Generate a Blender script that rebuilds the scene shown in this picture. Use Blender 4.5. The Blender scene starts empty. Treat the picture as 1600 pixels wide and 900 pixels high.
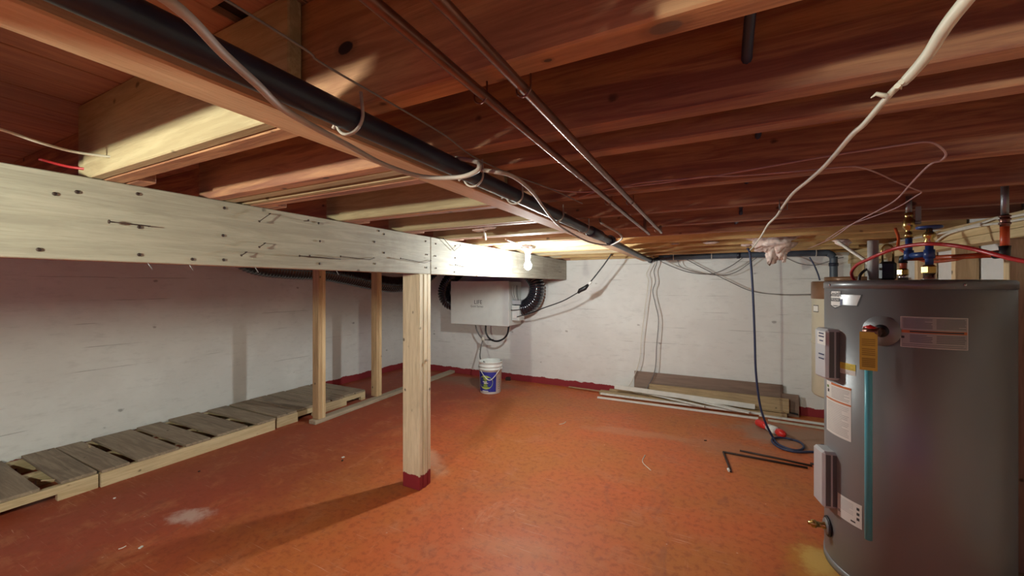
import bpy, math, random
from mathutils import Vector, Matrix
random.seed(7)
SC = bpy.context.scene
COL = SC.collection
# ---------------------------------------------------------------- camera, world, exposure
EYE = 1.32; F = 608.0; HY = 446.0; YAW = math.radians(26.9)
cam_d = bpy.data.cameras.new('camera'); cam = bpy.data.objects.new('camera', cam_d); COL.objects.link(cam)
cam.location = (0, 0, EYE); cam.rotation_euler = (math.radians(90), 0, YAW)
cam_d.sensor_width = 36; cam_d.lens = F * 36 / 1600; cam_d.shift_y = (HY - 450) / 1600; cam_d.clip_start = .02
SC.camera = cam
w = bpy.data.worlds.new('world'); SC.world = w; w.use_nodes = True
w.node_tree.nodes['Background'].inputs[0].default_value = (.22, .10, .55, 1)
w.node_tree.nodes['Background'].inputs[1].default_value = .12
SC.view_settings.view_transform = 'Standard'; SC.view_settings.look = 'None'
SC.view_settings.exposure = 2.55; SC.view_settings.gamma = 1; SC.view_settings.use_curve_mapping = False
BULB1 = Vector((-1.31, 2.866, 1.482)); BULB2 = Vector((-1.13, -.85, 1.462))
BULB1_E = 262; BULB2_E = 520

# ---------------------------------------------------------------- measuring helpers (a sight line met with a real plane)
FWD = (-math.sin(YAW), math.cos(YAW)); RGT = (math.cos(YAW), math.sin(YAW))
def ray(px, py):
    u = (px - 800) / F; v = (HY - py) / F
    return Vector((FWD[0] + u * RGT[0], FWD[1] + u * RGT[1], v))
def onz(px, py, z): r = ray(px, py); t = (z - EYE) / r.z; return Vector((r.x * t, r.y * t, z))
def onx(px, py, x): r = ray(px, py); t = x / r.x; return Vector((x, r.y * t, EYE + r.z * t))
def ony(px, py, y): r = ray(px, py); t = y / r.y; return Vector((r.x * t, y, EYE + r.z * t))
def pd(px, py, d): r = ray(px, py); t = d / math.hypot(r.x, r.y); return Vector((r.x * t, r.y * t, EYE + r.z * t))

# ---------------------------------------------------------------- mesh builder
class MB:
    def __init__(s): s.v = []; s.f = []; s.m = []; s.sm = []
    def add(s, vs, fs, mat=0, smooth=False):
        o = len(s.v); s.v += [Vector(v) for v in vs]
        for f in fs: s.f.append([i + o for i in f]); s.m.append(mat); s.sm.append(smooth)
        return s
    def box(s, c, size, rot=None, mat=0, ch=0.0):
        c = Vector(c); hx, hy, hz = size[0] / 2, size[1] / 2, size[2] / 2
        ch = min(ch, hx * .45, hy * .45, hz * .45)
        if ch <= 0:
            vs = [Vector((x, y, z)) for z in (-hz, hz) for y in (-hy, hy) for x in (-hx, hx)]
            fs = [(0, 2, 3, 1), (4, 5, 7, 6), (0, 1, 5, 4), (2, 6, 7, 3), (0, 4, 6, 2), (1, 3, 7, 5)]
        else:
            vs = []; fs = []
            idx = {}
            for sx in (-1, 1):
                for sy in (-1, 1):
                    for sz in (-1, 1):
                        idx[sx, sy, sz] = len(vs)
                        vs += [Vector((sx * hx, sy * (hy - ch), sz * (hz - ch))), Vector((sx * (hx - ch), sy * hy, sz * (hz - ch))), Vector((sx * (hx - ch), sy * (hy - ch), sz * hz))]
            def q(a, k, flip):
                l = [idx[t] + k for t in a]
                if flip: l.reverse()
                fs.append(tuple(l))
            for sg in (-1, 1):
                q([(sg, -1, -1), (sg, 1, -1), (sg, 1, 1), (sg, -1, 1)], 0, sg < 0)
                q([(-1, sg, -1), (1, sg, -1), (1, sg, 1), (-1, sg, 1)], 1, sg > 0)
                q([(-1, -1, sg), (1, -1, sg), (1, 1, sg), (-1, 1, sg)], 2, sg < 0)
            for a in (-1, 1):
                for b in (-1, 1):
                    fs.append((idx[a, b, -1] + 0, idx[a, b, 1] + 0, idx[a, b, 1] + 1, idx[a, b, -1] + 1) if a * b < 0 else (idx[a, b, -1] + 1, idx[a, b, 1] + 1, idx[a, b, 1] + 0, idx[a, b, -1] + 0))
                    fs.append((idx[a, -1, b] + 2, idx[a, 1, b] + 2, idx[a, 1, b] + 0, idx[a, -1, b] + 0) if a * b < 0 else (idx[a, -1, b] + 0, idx[a, 1, b] + 0, idx[a, 1, b] + 2, idx[a, -1, b] + 2))
                    fs.append((idx[-1, a, b] + 1, idx[1, a, b] + 1, idx[1, a, b] + 2, idx[-1, a, b] + 2) if a * b < 0 else (idx[-1, a, b] + 2, idx[1, a, b] + 2, idx[1, a, b] + 1, idx[-1, a, b] + 1))
            for k, i in idx.items():
                fs.append((i, i + 1, i + 2) if k[0] * k[1] * k[2] > 0 else (i + 2, i + 1, i))
        if rot is not None: vs = [rot @ v for v in vs]
        return s.add([v + c for v in vs], fs, mat)
    def tube(s, pts, r, n=8, mat=0, cap=True, smooth=True):
        pts = [Vector(p) for p in pts]; rs = r if isinstance(r, (list, tuple)) else [r] * len(pts)
        vs = []; up = None
        for i, p in enumerate(pts):
            t = (pts[min(i + 1, len(pts) - 1)] - pts[max(i - 1, 0)]).normalized()
            if up is None: up = t.orthogonal().normalized()
            up = (up - t * up.dot(t)); up = up.normalized() if up.length > 1e-5 else t.orthogonal().normalized()
            b = t.cross(up)
            for k in range(n):
                a = 2 * math.pi * k / n
                vs.append(p + (up * math.cos(a) + b * math.sin(a)) * rs[i])
        fs = [(i * n + k, i * n + (k + 1) % n, (i + 1) * n + (k + 1) % n, (i + 1) * n + k) for i in range(len(pts) - 1) for k in range(n)]
        s.add(vs, fs, mat, smooth)
        if cap:
            L = len(s.v); s.f.append([L - n * len(pts) + k for k in range(n)][::-1]); s.m.append(mat); s.sm.append(False)
            s.f.append([L - n + k for k in range(n)]); s.m.append(mat); s.sm.append(False)
        return s
    def lathe(s, prof, base, n=32, mat=0, axis=None, smooth=True):
        """prof: (radius, height) pairs along axis (default z) from base"""
        base = Vector(base); ax = Vector(axis or (0, 0, 1)).normalized(); u = ax.orthogonal().normalized(); v = ax.cross(u)
        if abs(ax.z) > .999: u = Vector((1, 0, 0)); v = Vector((0, 1, 0)) * (1 if ax.z > 0 else -1)
        vs = [base + ax * h + (u * math.cos(2 * math.pi * k / n) + v * math.sin(2 * math.pi * k / n)) * r for r, h in prof for k in range(n)]
        fs = [(i * n + k, i * n + (k + 1) % n, (i + 1) * n + (k + 1) % n, (i + 1) * n + k) for i in range(len(prof) - 1) for k in range(n)]
        return s.add(vs, fs, mat, smooth)
def shade_split(me):
    pass
ORG = {}
def obj(name, mb, mats, parent=None, origin=None, **kw):
    me = bpy.data.meshes.new(name)
    vs = mb.v
    if origin is None:
        lo = [min(v[i] for v in vs) for i in range(3)]; hi = [max(v[i] for v in vs) for i in range(3)]
        origin = Vector(((lo[0] + hi[0]) / 2, (lo[1] + hi[1]) / 2, lo[2]))
    origin = Vector(origin)
    me.from_pydata([v - origin for v in vs], [], mb.f)
    mats = mats if isinstance(mats, (list, tuple)) else [mats]
    for m in mats: me.materials.append(m)
    me.polygons.foreach_set('material_index', mb.m); me.polygons.foreach_set('use_smooth', mb.sm); me.update()
    o = bpy.data.objects.new(name, me); COL.objects.link(o)
    ORG[o.name] = origin
    if parent is not None: o.parent = parent; o.location = origin - ORG[parent.name]
    else: o.location = origin
    for k, v in kw.items(): o[k] = v
    return o
def thing(name, label, cat, loc, group=None):
    o = bpy.data.objects.new(name, None); COL.objects.link(o); o.location = loc; ORG[o.name] = Vector(loc); o.empty_display_size = .05
    o['label'] = label; o['category'] = cat
    if group: o['group'] = group
    return o
def spline(pts, k=6):
    P = [Vector(p) for p in pts]; P = [P[0] * 2 - P[1]] + P + [P[-1] * 2 - P[-2]]; out = []
    for i in range(1, len(P) - 2):
        a, b, c, d = P[i - 1], P[i], P[i + 1], P[i + 2]
        for j in range(k):
            t = j / k
            out.append(.5 * ((2 * b) + (c - a) * t + (2 * a - 5 * b + 4 * c - d) * t * t + (3 * b - a - 3 * c + d) * t ** 3))
    out.append(P[-2]); return out
def RZ(a): return Matrix.Rotation(a, 3, 'Z')

# ---------------------------------------------------------------- materials
def newmat(name):
    m = bpy.data.materials.new(name); m.use_nodes = True; nt = m.node_tree
    return m, nt, nt.nodes['Principled BSDF']
def N(nt, t, **kw):
    n = nt.nodes.new(t)
    for k, v in kw.items(): setattr(n, k, v)
    return n
def mixc(nt, fac, a, b, mode='MIX'):
    n = N(nt, 'ShaderNodeMix', data_type='RGBA', blend_type=mode)
    for s, v in ((0, fac), (6, a), (7, b)):
        if hasattr(v, 'links') or hasattr(v, 'is_linked'): nt.links.new(v, n.inputs[s])
        else: n.inputs[s].default_value = (*v, 1) if isinstance(v, tuple) and len(v) == 3 else v
    return n.outputs[2]
def math_(nt, op, a, b=0.0, c=None, clamp=False):
    n = N(nt, 'ShaderNodeMath', operation=op, use_clamp=clamp)
    for i, v in enumerate((a, b) if c is None else (a, b, c)):
        if hasattr(v, 'is_linked'): nt.links.new(v, n.inputs[i])
        else: n.inputs[i].default_value = v
    return n.outputs[0]
def sstep(nt, v, a, b):
    n = N(nt, 'ShaderNodeMapRange', interpolation_type='SMOOTHSTEP'); n.inputs[1].default_value = a; n.inputs[2].default_value = b
    nt.links.new(v, n.inputs[0]); return n.outputs[0]
def noise(nt, vec, scale, detail=4, rough=.55, dist=0):
    n = N(nt, 'ShaderNodeTexNoise'); n.inputs['Scale'].default_value = scale; n.inputs['Detail'].default_value = detail
    n.inputs['Roughness'].default_value = rough; n.inputs['Distortion'].default_value = dist
    nt.links.new(vec, n.inputs['Vector']); return n.outputs[0]
def scaled(nt, vec, s, loc=(0, 0, 0)):
    n = N(nt, 'ShaderNodeMapping'); n.inputs['Scale'].default_value = s; n.inputs['Location'].default_value = loc
    nt.links.new(vec, n.inputs[0]); return n.outputs[0]
def objvec(nt, rnd=True):
    tc = N(nt, 'ShaderNodeTexCoord').outputs['Object']
    if not rnd: return tc, tc
    oi = N(nt, 'ShaderNodeObjectInfo'); r = math_(nt, 'MULTIPLY', oi.outputs['Random'], 37.0)
    ad = N(nt, 'ShaderNodeVectorMath', operation='ADD'); cb = N(nt, 'ShaderNodeCombineXYZ')
    for i in range(3): nt.links.new(r, cb.inputs[i])
    nt.links.new(tc, ad.inputs[0]); nt.links.new(cb.outputs[0], ad.inputs[1])
    return ad.outputs[0], tc
def bump(nt, bs, h, strength, dist=.002):
    b = N(nt, 'ShaderNodeBump'); b.inputs['Strength'].default_value = strength; b.inputs['Distance'].default_value = dist
    nt.links.new(h, b.inputs['Height']); nt.links.new(b.outputs[0], bs.inputs['Normal'])
def geo_z(nt):
    g = N(nt, 'ShaderNodeNewGeometry'); s = N(nt, 'ShaderNodeSeparateXYZ'); nt.links.new(g.outputs['Position'], s.inputs[0]); return s.outputs, g.outputs['Position']
def wood(name, ca, cb, axis='x', dirt=(.05, .035, .03), dirt_amt=.35, rough=.7, knots=(), paint=None, grain=1.0, specks=True):
    m, nt, bs = newmat(name); vec, tc = objvec(nt)
    long, cross = 1.1, 16 * grain
    sc = {'x': (long, cross, cross), 'y': (cross, long, cross), 'z': (cross, cross, long)}[axis]
    v = scaled(nt, vec, sc)
    g = noise(nt, v, 2.2, 7, .62, .9)
    col = mixc(nt, sstep(nt, g, .36, .66), ca, cb)
    fine = noise(nt, scaled(nt, vec, tuple(4 * x for x in sc)), 3, 3, .6)
    col = mixc(nt, math_(nt, 'MULTIPLY', sstep(nt, fine, .5, .75), .35), col, tuple(.55 * x for x in ca))
    st = noise(nt, vec, 2.3, 5, .6, .3)
    col = mixc(nt, math_(nt, 'MULTIPLY', sstep(nt, st, .52, .78), dirt_amt), col, dirt)
    big = noise(nt, scaled(nt, vec, {'x': (.5, 2, 2), 'y': (2, .5, 2), 'z': (2, 2, .5)}[axis]), 2, 2)
    col = mixc(nt, math_(nt, 'MULTIPLY', sstep(nt, big, .35, .7), .3), col, tuple(min(1, 1.25 * x) for x in cb))
    if specks:
        vo = N(nt, 'ShaderNodeTexVoronoi'); vo.inputs['Scale'].default_value = 9
        nt.links.new(scaled(nt, vec, {'x': (.7, 1, 1), 'y': (1, .7, 1), 'z': (1, 1, .7)}[axis]), vo.inputs['Vector'])
        nn = noise(nt, vec, 40, 2)
        d = math_(nt, 'ADD', vo.outputs['Distance'], math_(nt, 'MULTIPLY', nn, .12))
        k = math_(nt, 'SUBTRACT', 1.0, sstep(nt, d, .10, .16)); col = mixc(nt, math_(nt, 'MULTIPLY', k, .8), col, tuple(.35 * x for x in dirt))
    for (kc, kr, kd) in knots:
        sub = N(nt, 'ShaderNodeVectorMath', operation='SUBTRACT'); nt.links.new(tc, sub.inputs[0]); sub.inputs[1].default_value = kc
        sq = scaled(nt, sub.outputs[0], {'x': (.62, 1, 1), 'y': (1, .62, 1), 'z': (1, 1, .62)}[axis])
        ln = N(nt, 'ShaderNodeVectorMath', operation='LENGTH'); nt.links.new(sq, ln.inputs[0])
        dd = math_(nt, 'ADD', ln.outputs['Value'], math_(nt, 'MULTIPLY', math_(nt, 'SUBTRACT', noise(nt, vec, 22, 3), .5), kr * .8))
        col = mixc(nt, math_(nt, 'MULTIPLY', math_(nt, 'SUBTRACT', 1.0, sstep(nt, dd, kr * 1.1, kr * 1.9)), .45), col, tuple(.5 * x for x in ca))
        col = mixc(nt, math_(nt, 'SUBTRACT', 1.0, sstep(nt, dd, kr * .75, kr)), col, kd)
    if paint:
        pc, pz = paint; xyz, pos = geo_z(nt)
        e = math_(nt, 'ADD', xyz[2], math_(nt, 'MULTIPLY', math_(nt, 'SUBTRACT', noise(nt, pos, 25, 3), .5), .05))
        col = mixc(nt, math_(nt, 'SUBTRACT', 1.0, sstep(nt, e, pz - .003, pz + .003)), col, pc)
    nt.links.new(col, bs.inputs['Base Color']); bs.inputs['Roughness'].default_value = rough
    bump(nt, bs, fine, .5, .0015)
    return m
def plain(name, c, rough=.5, metal=0.0, coat=0.0, var=.12, emit=None, scale=12, trans=0):
    m, nt, bs = newmat(name)
    vec, tc = objvec(nt); n = noise(nt, vec, scale, 4)
    col = mixc(nt, sstep(nt, n, .3, .75), c, tuple(max(0, x * (1 - var * 2)) for x in c))
    nt.links.new(col, bs.inputs['Base Color']); bs.inputs['Roughness'].default_value = rough; bs.inputs['Metallic'].default_value = metal
    bs.inputs['Coat Weight'].default_value = coat; bs.inputs['Transmission Weight'].default_value = trans
    if emit: bs.inputs['Emission Color'].default_value = (*emit[0], 1); bs.inputs['Emission Strength'].default_value = emit[1]
    return m
def concrete_wall(name, along):
    m, nt, bs = newmat(name); xyz, pos = geo_z(nt)
    n1 = noise(nt, pos, 1.6, 5, .6); n2 = noise(nt, scaled(nt, pos, (1, 1, 3)), 9, 6, .65)
    col = mixc(nt, sstep(nt, n1, .35, .7), (.71, .70, .68), (.80, .80, .78))
    col = mixc(nt, math_(nt, 'MULTIPLY', sstep(nt, n2, .5, .75), .35), col, (.52, .515, .50))
    # board-form lines
    z = math_(nt, 'ADD', xyz[2], math_(nt, 'MULTIPLY', noise(nt, pos, 2.2, 2), .012))
    fr = math_(nt, 'FRACT', math_(nt, 'DIVIDE', z, .186)); d = math_(nt, 'ABSOLUTE', math_(nt, 'SUBTRACT', fr, .5))
    ln = math_(nt, 'SUBTRACT', 1.0, sstep(nt, d, .006, .022))
    brk = sstep(nt, noise(nt, scaled(nt, pos, (1, 1, 5)), 2.0, 3), .53, .64)
    lm = math_(nt, 'MULTIPLY', ln, brk)
    col = mixc(nt, math_(nt, 'MULTIPLY', lm, .42), col, (.17, .15, .14))
    vo = N(nt, 'ShaderNodeTexVoronoi'); vo.inputs['Scale'].default_value = 3.1; nt.links.new(scaled(nt, pos, (1, 1, 1.6)), vo.inputs['Vector'])
    dd = math_(nt, 'ADD', vo.outputs['Distance'], math_(nt, 'MULTIPLY', noise(nt, pos, 38, 3), .1))
    pit = math_(nt, 'SUBTRACT', 1.0, sstep(nt, dd, .085, .13)); col = mixc(nt, math_(nt, 'MULTIPLY', pit, .55), col, (.14, .12, .11))
    # red paint carried up the foot of the wall
    e = math_(nt, 'ADD', xyz[2], math_(nt, 'MULTIPLY', math_(nt, 'SUBTRACT', noise(nt, pos, 7, 4, .7), .5), .06))
    col = mixc(nt, math_(nt, 'SUBTRACT', 1.0, sstep(nt, e, .082, .088)), col, (.26, .022, .028))
    nt.links.new(col, bs.inputs['Base Color']); bs.inputs['Roughness'].default_value = .85
    h = math_(nt, 'SUBTRACT', math_(nt, 'ADD', math_(nt, 'MULTIPLY', n2, .5), math_(nt, 'MULTIPLY', fr, .25)), math_(nt, 'MULTIPLY', lm, .5))
    bump(nt, bs, h, .5, .006); return m
def floor_mat():
    m, nt, bs = newmat('painted_concrete_floor'); xyz, pos = geo_z(nt)
    n1 = noise(nt, pos, .9, 4, .6); n2 = noise(nt, pos, 4.2, 7, .7, .4); n3 = noise(nt, pos, 26, 5, .7)
    col = mixc(nt, sstep(nt, n1, .36, .64), (.55, .125, .040), (.46, .150, .038))
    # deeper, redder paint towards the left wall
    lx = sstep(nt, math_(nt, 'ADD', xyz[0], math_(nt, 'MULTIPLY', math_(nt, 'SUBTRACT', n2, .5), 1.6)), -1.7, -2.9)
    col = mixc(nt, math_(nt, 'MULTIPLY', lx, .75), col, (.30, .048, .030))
    col = mixc(nt, math_(nt, 'MULTIPLY', sstep(nt, n2, .50, .72), .65), col, (.50, .18, .085))
    col = mixc(nt, math_(nt, 'MULTIPLY', sstep(nt, n3, .46, .66), .5), col, (.27, .055, .022))
    n4 = noise(nt, scaled(nt, pos, (1.3, .6, 1)), 2.6, 8, .75, 1.2)
    col = mixc(nt, math_(nt, 'MULTIPLY', sstep(nt, n4, .54, .68), .45), col, (.27, .085, .05))
    col = mixc(nt, math_(nt, 'MULTIPLY', sstep(nt, n4, .40, .30), .45), col, (.62, .27, .15))
    # worn patches, and one painted cast shadow of the post
    def patch(cx, cy, rx, ry, c, amt, ang=0, lo=.35, hi=1.0, ns=3.5):
        nonlocal col
        mp = N(nt, 'ShaderNodeMapping', vector_type='TEXTURE'); mp.inputs['Location'].default_value = (cx, cy, 0)
        mp.inputs['Rotation'].default_value = (0, 0, ang); mp.inputs['Scale'].default_value = (rx, ry, 1); nt.links.new(pos, mp.inputs[0])
        l = N(nt, 'ShaderNodeVectorMath', operation='LENGTH'); nt.links.new(mp.outputs[0], l.inputs[0])
        d = math_(nt, 'ADD', l.outputs['Value'], math_(nt, 'MULTIPLY', math_(nt, 'SUBTRACT', noise(nt, pos, ns, 6, .7), .5), 1.7))
        col = mixc(nt, math_(nt, 'MULTIPLY', math_(nt, 'SUBTRACT', 1.0, sstep(nt, d, lo, hi)), amt), col, c)
    patch(.75, 4.15, .75, .45, (.33, .22, .15), .85)
    patch(.15, 3.6, .5, .25, (.38, .17, .09), .5)
    patch(-2.9, 4.5, .9, .3, (.27, .13, .075), .9)
    patch(-1.9, 2.35, .35, .12, (.62, .40, .26), .5, -.6)
    patch(-2.65, 1.15, .16, .10, (.60, .42, .36), .8, .4, .2, 1.0, 14)
    patch(-.9, 1.75, .30, .12, (.55, .24, .12), .35, .3, .2, 1.1, 6)
    patch(-.6, 3.6, .6, .12, (.50, .22, .11), .5, .1)
    patch(-1.9, 3.4, .14, .9, (.30, .075, .012), .5, .27, .5, 1.1, 1)  # dark strip painted as the three-ply post's shadow from the second bulb
    patch(.52, 2.26, .24, .28, (.56, .24, .04), .85, 0, .45, 1.05, 5)
    patch(.47, 2.32, .12, .16, (.72, .50, .14), .75, 0, .35, 1.0, 9)
    # scuffs
    for i, (a, s) in enumerate(((.5, 3.0), (1.25, 2.4), (-.4, 2.8))):
        mp = N(nt, 'ShaderNodeMapping'); mp.inputs['Rotation'].default_value = (0, 0, a); mp.inputs['Scale'].default_value = (1.4, 46, 1); nt.links.new(pos, mp.inputs[0])
        sn = noise(nt, mp.outputs[0], s, 3, .55, .8)
        mk = math_(nt, 'MULTIPLY', sstep(nt, sn, .64, .70), sstep(nt, noise(nt, pos, 1.5 + i * .3, 3), .5, .62))
        col = mixc(nt, math_(nt, 'MULTIPLY', mk, .55), col, (.66, .38, .27))
    vo = N(nt, 'ShaderNodeTexVoronoi'); vo.inputs['Scale'].default_value = 7; nt.links.new(pos, vo.inputs['Vector'])
    sp = math_(nt, 'SUBTRACT', 1.0, sstep(nt, math_(nt, 'ADD', vo.outputs['Distance'], math_(nt, 'MULTIPLY', n3, .08)), .06, .085))
    col = mixc(nt, math_(nt, 'MULTIPLY', sp, .45), col, (.70, .5, .4))
    nt.links.new(col, bs.inputs['Base Color'])
    r = N(nt, 'ShaderNodeMapRange'); r.inputs[3].default_value = .42; r.inputs[4].default_value = .68; nt.links.new(n2, r.inputs[0]); nt.links.new(r.outputs[0], bs.inputs['Roughness'])
    bs.inputs['Specular IOR Level'].default_value = .35
    bump(nt, bs, math_(nt, 'ADD', math_(nt, 'MULTIPLY', n3, .5), n2), .35, .004); return m

OLD_A, OLD_B = (.30, .125, .075), (.44, .215, .12)
W_JOIST = wood('old_joist_pine', (.21, .075, .055), (.43, .21, .115), 'x', dirt=(.08, .03, .03), dirt_amt=.5)
W_JOIST_L = wood('cream_joist_pine', (.33, .245, .14), (.46, .365, .225), 'x', dirt=(.22, .12, .06), dirt_amt=.4)
W_PLANK = wood('subfloor_plank', (.26, .10, .075), (.37, .175, .11), 'y', dirt=(.06, .02, .03), dirt_amt=.5)
W_BEAM = wood('whitewashed_beam', (.31, .285, .23), (.43, .40, .33), 'y', dirt=(.15, .12, .09), dirt_amt=.6)
W_POST = wood('weathered_post', (.56, .46, .31), (.72, .62, .46), 'z', dirt=(.16, .11, .07), dirt_amt=.35, paint=((.24, .012, .020), .095))
W_STUD = wood('pine_stud', (.42, .27, .14), (.60, .42, .23), 'z', dirt=(.12, .07, .05), dirt_amt=.45)
W_STUDF = wood('fresh_stud', (.60, .42, .22), (.74, .56, .33), 'z', dirt=(.3, .2, .12), dirt_amt=.25)
W_PLATE = wood('stud_plate', (.50, .36, .17), (.66, .50, .27), 'y', dirt=(.2, .13, .07), dirt_amt=.3)
W_SILL = wood('grey_sill', (.33, .27, .19), (.46, .38, .28), 'y', dirt=(.13, .10, .08), dirt_amt=.4)
W_DECK = wood('pallet_deck', (.23, .175, .125), (.38, .30, .21), 'x', dirt=(.055, .04, .035), dirt_amt=.5)
W_STR = wood('pallet_stringer', (.50, .38, .21), (.66, .53, .33), 'y', dirt=(.2, .14, .09), dirt_amt=.35)
W_BOARD = wood('orange_strip_board', (.50, .30, .17), (.62, .42, .26), 'y', dirt=(.15, .08, .05), dirt_amt=.3)
W_TAN = wood('tan_lumber', (.33, .23, .12), (.47, .34, .19), 'x', dirt=(.1, .07, .05), dirt_amt=.4)
W_BROWN = wood('brown_panel', (.17, .105, .075), (.23, .15, .11), 'x', dirt=(.08, .05, .04), dirt_amt=.3, rough=.5, specks=False)
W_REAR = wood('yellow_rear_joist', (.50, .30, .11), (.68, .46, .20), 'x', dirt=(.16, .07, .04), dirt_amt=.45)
W_LEDGER = wood('ledger', (.42, .26, .10), (.60, .40, .18), 'x', dirt=(.15, .08, .04), dirt_amt=.4)
M_FLOOR = floor_mat(); M_WALL = concrete_wall('whitewashed_concrete', 'x')
M_DRY = plain('white_wallboard', (.72, .72, .70), .8, var=.04)
M_ABS = plain('black_plastic_pipe', (.018, .024, .050), .38, var=.2)
M_BPIPE = plain('slate_blue_pipe', (.075, .095, .13), .45, var=.15)
M_COPPER = plain('aged_copper', (.26, .13, .10), .32, .85, var=.15)
M_CABLE = plain('grey_sheathed_cable', (.46, .38, .34), .55, var=.1)
M_WCABLE = plain('white_cable', (.72, .69, .60), .5, var=.08)
M_PINKW = plain('faded_pink_wire', (.50, .30, .30), .5)
M_GREYW = plain('grey_wire', (.19, .18, .18), .5)
M_BLUEC = plain('navy_cord', (.030, .042, .10), .45)
M_BLACK = plain('black_rubber', (.012, .012, .015), .45)
M_REDT = plain('red_tubing', (.48, .03, .035), .35)
M_ORNT = plain('orange_red_tubing', (.62, .10, .03), .35)
M_BLUET = plain('blue_tubing', (.03, .07, .25), .35)
M_BRASS = plain('brass', (.55, .38, .14), .25, .95)
M_CHROME = plain('chrome_steel', (.62, .63, .65), .2, .95, var=.05)
M_STEEL = plain('dull_steel', (.32, .32, .33), .45, .8)
M_IRON = plain('rusty_iron', (.06, .035, .03), .6, .4)
M_HEAT = plain('grey_heater_enamel', (.25, .255, .26), .42, .3, coat=.0, var=.03, scale=2)
M_HEATT = plain('heater_top_enamel', (.17, .17, .175), .35, .35, var=.03)
M_COVER = plain('light_grey_cover', (.52, .53, .55), .4, .1, var=.03)
M_RIB = plain('dark_cover_rib', (.12, .12, .125), .4, .1, var=.03)
M_LBL = plain('label_paper', (.74, .72, .67), .55, var=.03)
M_LBLC = plain('clear_label', (.36, .345, .32), .4, .1, var=.05)
M_INK = plain('ink', (.05, .05, .05), .6)
M_INKG = plain('grey_ink', (.40, .39, .37), .6)
M_ORG = plain('orange_ink', (.62, .17, .04), .5)
M_NAVY = plain('navy_ink', (.02, .02, .10), .5)
M_SILV = plain('silver_foil', (.75, .75, .77), .22, .6, var=.03)
M_YEL = plain('yellow_tag', (.72, .56, .07), .5, var=.08)
M_YELI = plain('tag_print', (.42, .30, .03), .5)
M_CYAN = plain('cyan_drain_tube', (.09, .42, .52), .32, var=.06)
M_BEIGE = plain('beige_tank_enamel', (.52, .47, .35), .4, var=.04)
M_BROWN = plain('brown_tank_cap', (.22, .11, .055), .35, .2, var=.08)
M_HRV = plain('white_ventilator_enamel', (.70, .71, .68), .45, var=.03)
M_DUCT = plain('black_flex_duct', (.014, .015, .022), .16, coat=.8, var=.1)
M_BUCK = plain('white_bucket_plastic', (.78, .79, .76), .4, var=.03)
M_BLUEL = plain('blue_label', (.03, .035, .30), .4, var=.05)
M_GRNL = plain('lime_label', (.48, .60, .14), .45, var=.2)
M_GRND = plain('dark_green_ink', (.12, .22, .03), .5)
M_RED = plain('bright_red_plastic', (.62, .025, .02), .3, var=.05)
M_CLEAR = plain('cloudy_clear_plastic', (.62, .58, .55), .25, var=.05)
M_TRIM = plain('white_trim_paint', (.74, .73, .68), .45, var=.06)
M_TRIMB = plain('cream_trim_paint', (.58, .54, .43), .5, var=.08)
M_INSUL = plain('pink_insulation', (.84, .68, .62), .95, var=.2, scale=30)
M_HOLE = plain('shadowy_recess', (.02, .01, .012), .9)
M_BLOCK = plain('concrete_block', (.34, .33, .31), .9, scale=30)
M_PORC = plain('white_porcelain', (.78, .78, .76), .3, var=.03)
def glow(name, c, s):
    m, nt, bs = newmat(name); bs.inputs['Base Color'].default_value = (.9, .9, .9, 1)
    bs.inputs['Emission Color'].default_value = (*c, 1); bs.inputs['Emission Strength'].default_value = s; return m
M_BULB1 = glow('lit_bulb_glass', (.93, 1, .97), BULB1_E); M_BULB2 = glow('second_lit_bulb_glass', (.94, 1, .80), BULB2_E)

# ---------------------------------------------------------------- light bulbs (lamps of the room)
def bulb(pos, mglow, label, box_to, chain=False):
    x, y, z = pos
    t = thing('ceiling_bulb', label, 'light', (x, y, box_to))
    b = MB().box((x, y, box_to - .012), (.11, .10, .024), ch=.004); obj('junction_box', b, M_STEEL, t)
    b = MB().lathe([(.001, 0), (.055, 0), (.055, .012), (.03, .02), (.022, .05), (.021, .085), (.001, .085)], (x, y, box_to - .024), 24, axis=(0, 0, -1)); obj('lamp_holder', b, M_PORC, t)
    n = 14; pr = [(.001, -.036)]
    for i in range(1, 10):
        a = math.pi * i / 12; pr.append((.030 * math.sin(a), -.034 * math.cos(a) - .002))
    pr += [(.016, .038), (.014, .05), (.001, .05)]
    b = MB().lathe(pr, (x, y, z), 16); obj('bulb_glass', b, mglow, t)
    return t
bulb(BULB1, M_BULB1, 'bare glowing light bulb in a white holder beside the whitewashed beam', 1.645)
bulb(BULB2, M_BULB2, 'second bare light bulb under the near joists, behind the viewer', 1.645)

# ---------------------------------------------------------------- room shell
XL, XR, YB, YF = -4.38, 1.30, 4.85, -3.2
CZ = 1.88; JB = 1.645
def struct(name, mb, m, parent=None, **kw):
    o = obj(name, mb, m, parent, **kw)
    if parent is None: o['kind'] = 'structure'
    return o
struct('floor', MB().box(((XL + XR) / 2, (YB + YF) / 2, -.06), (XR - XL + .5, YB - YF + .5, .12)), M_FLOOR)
struct('wall_left', MB().box((XL - .1, (YB + YF) / 2, 1.0), (.2, YB - YF, 2.0)), M_WALL)
struct('wall_back', MB().box(((XL + XR) / 2, YB + .1, 1.0), (XR - XL + .4, .2, 2.0)), M_WALL)
#struct('wall_front', MB().box(((XL + XR) / 2, YF - .1, 1.0), (XR - XL + .4, .2, 2.0)), M_WALL)
wr = struct('wall_right', MB().box((XR + .006, (YB + YF) / 2, .95), (.012, YB - YF, 1.9)), M_DRY)
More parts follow.
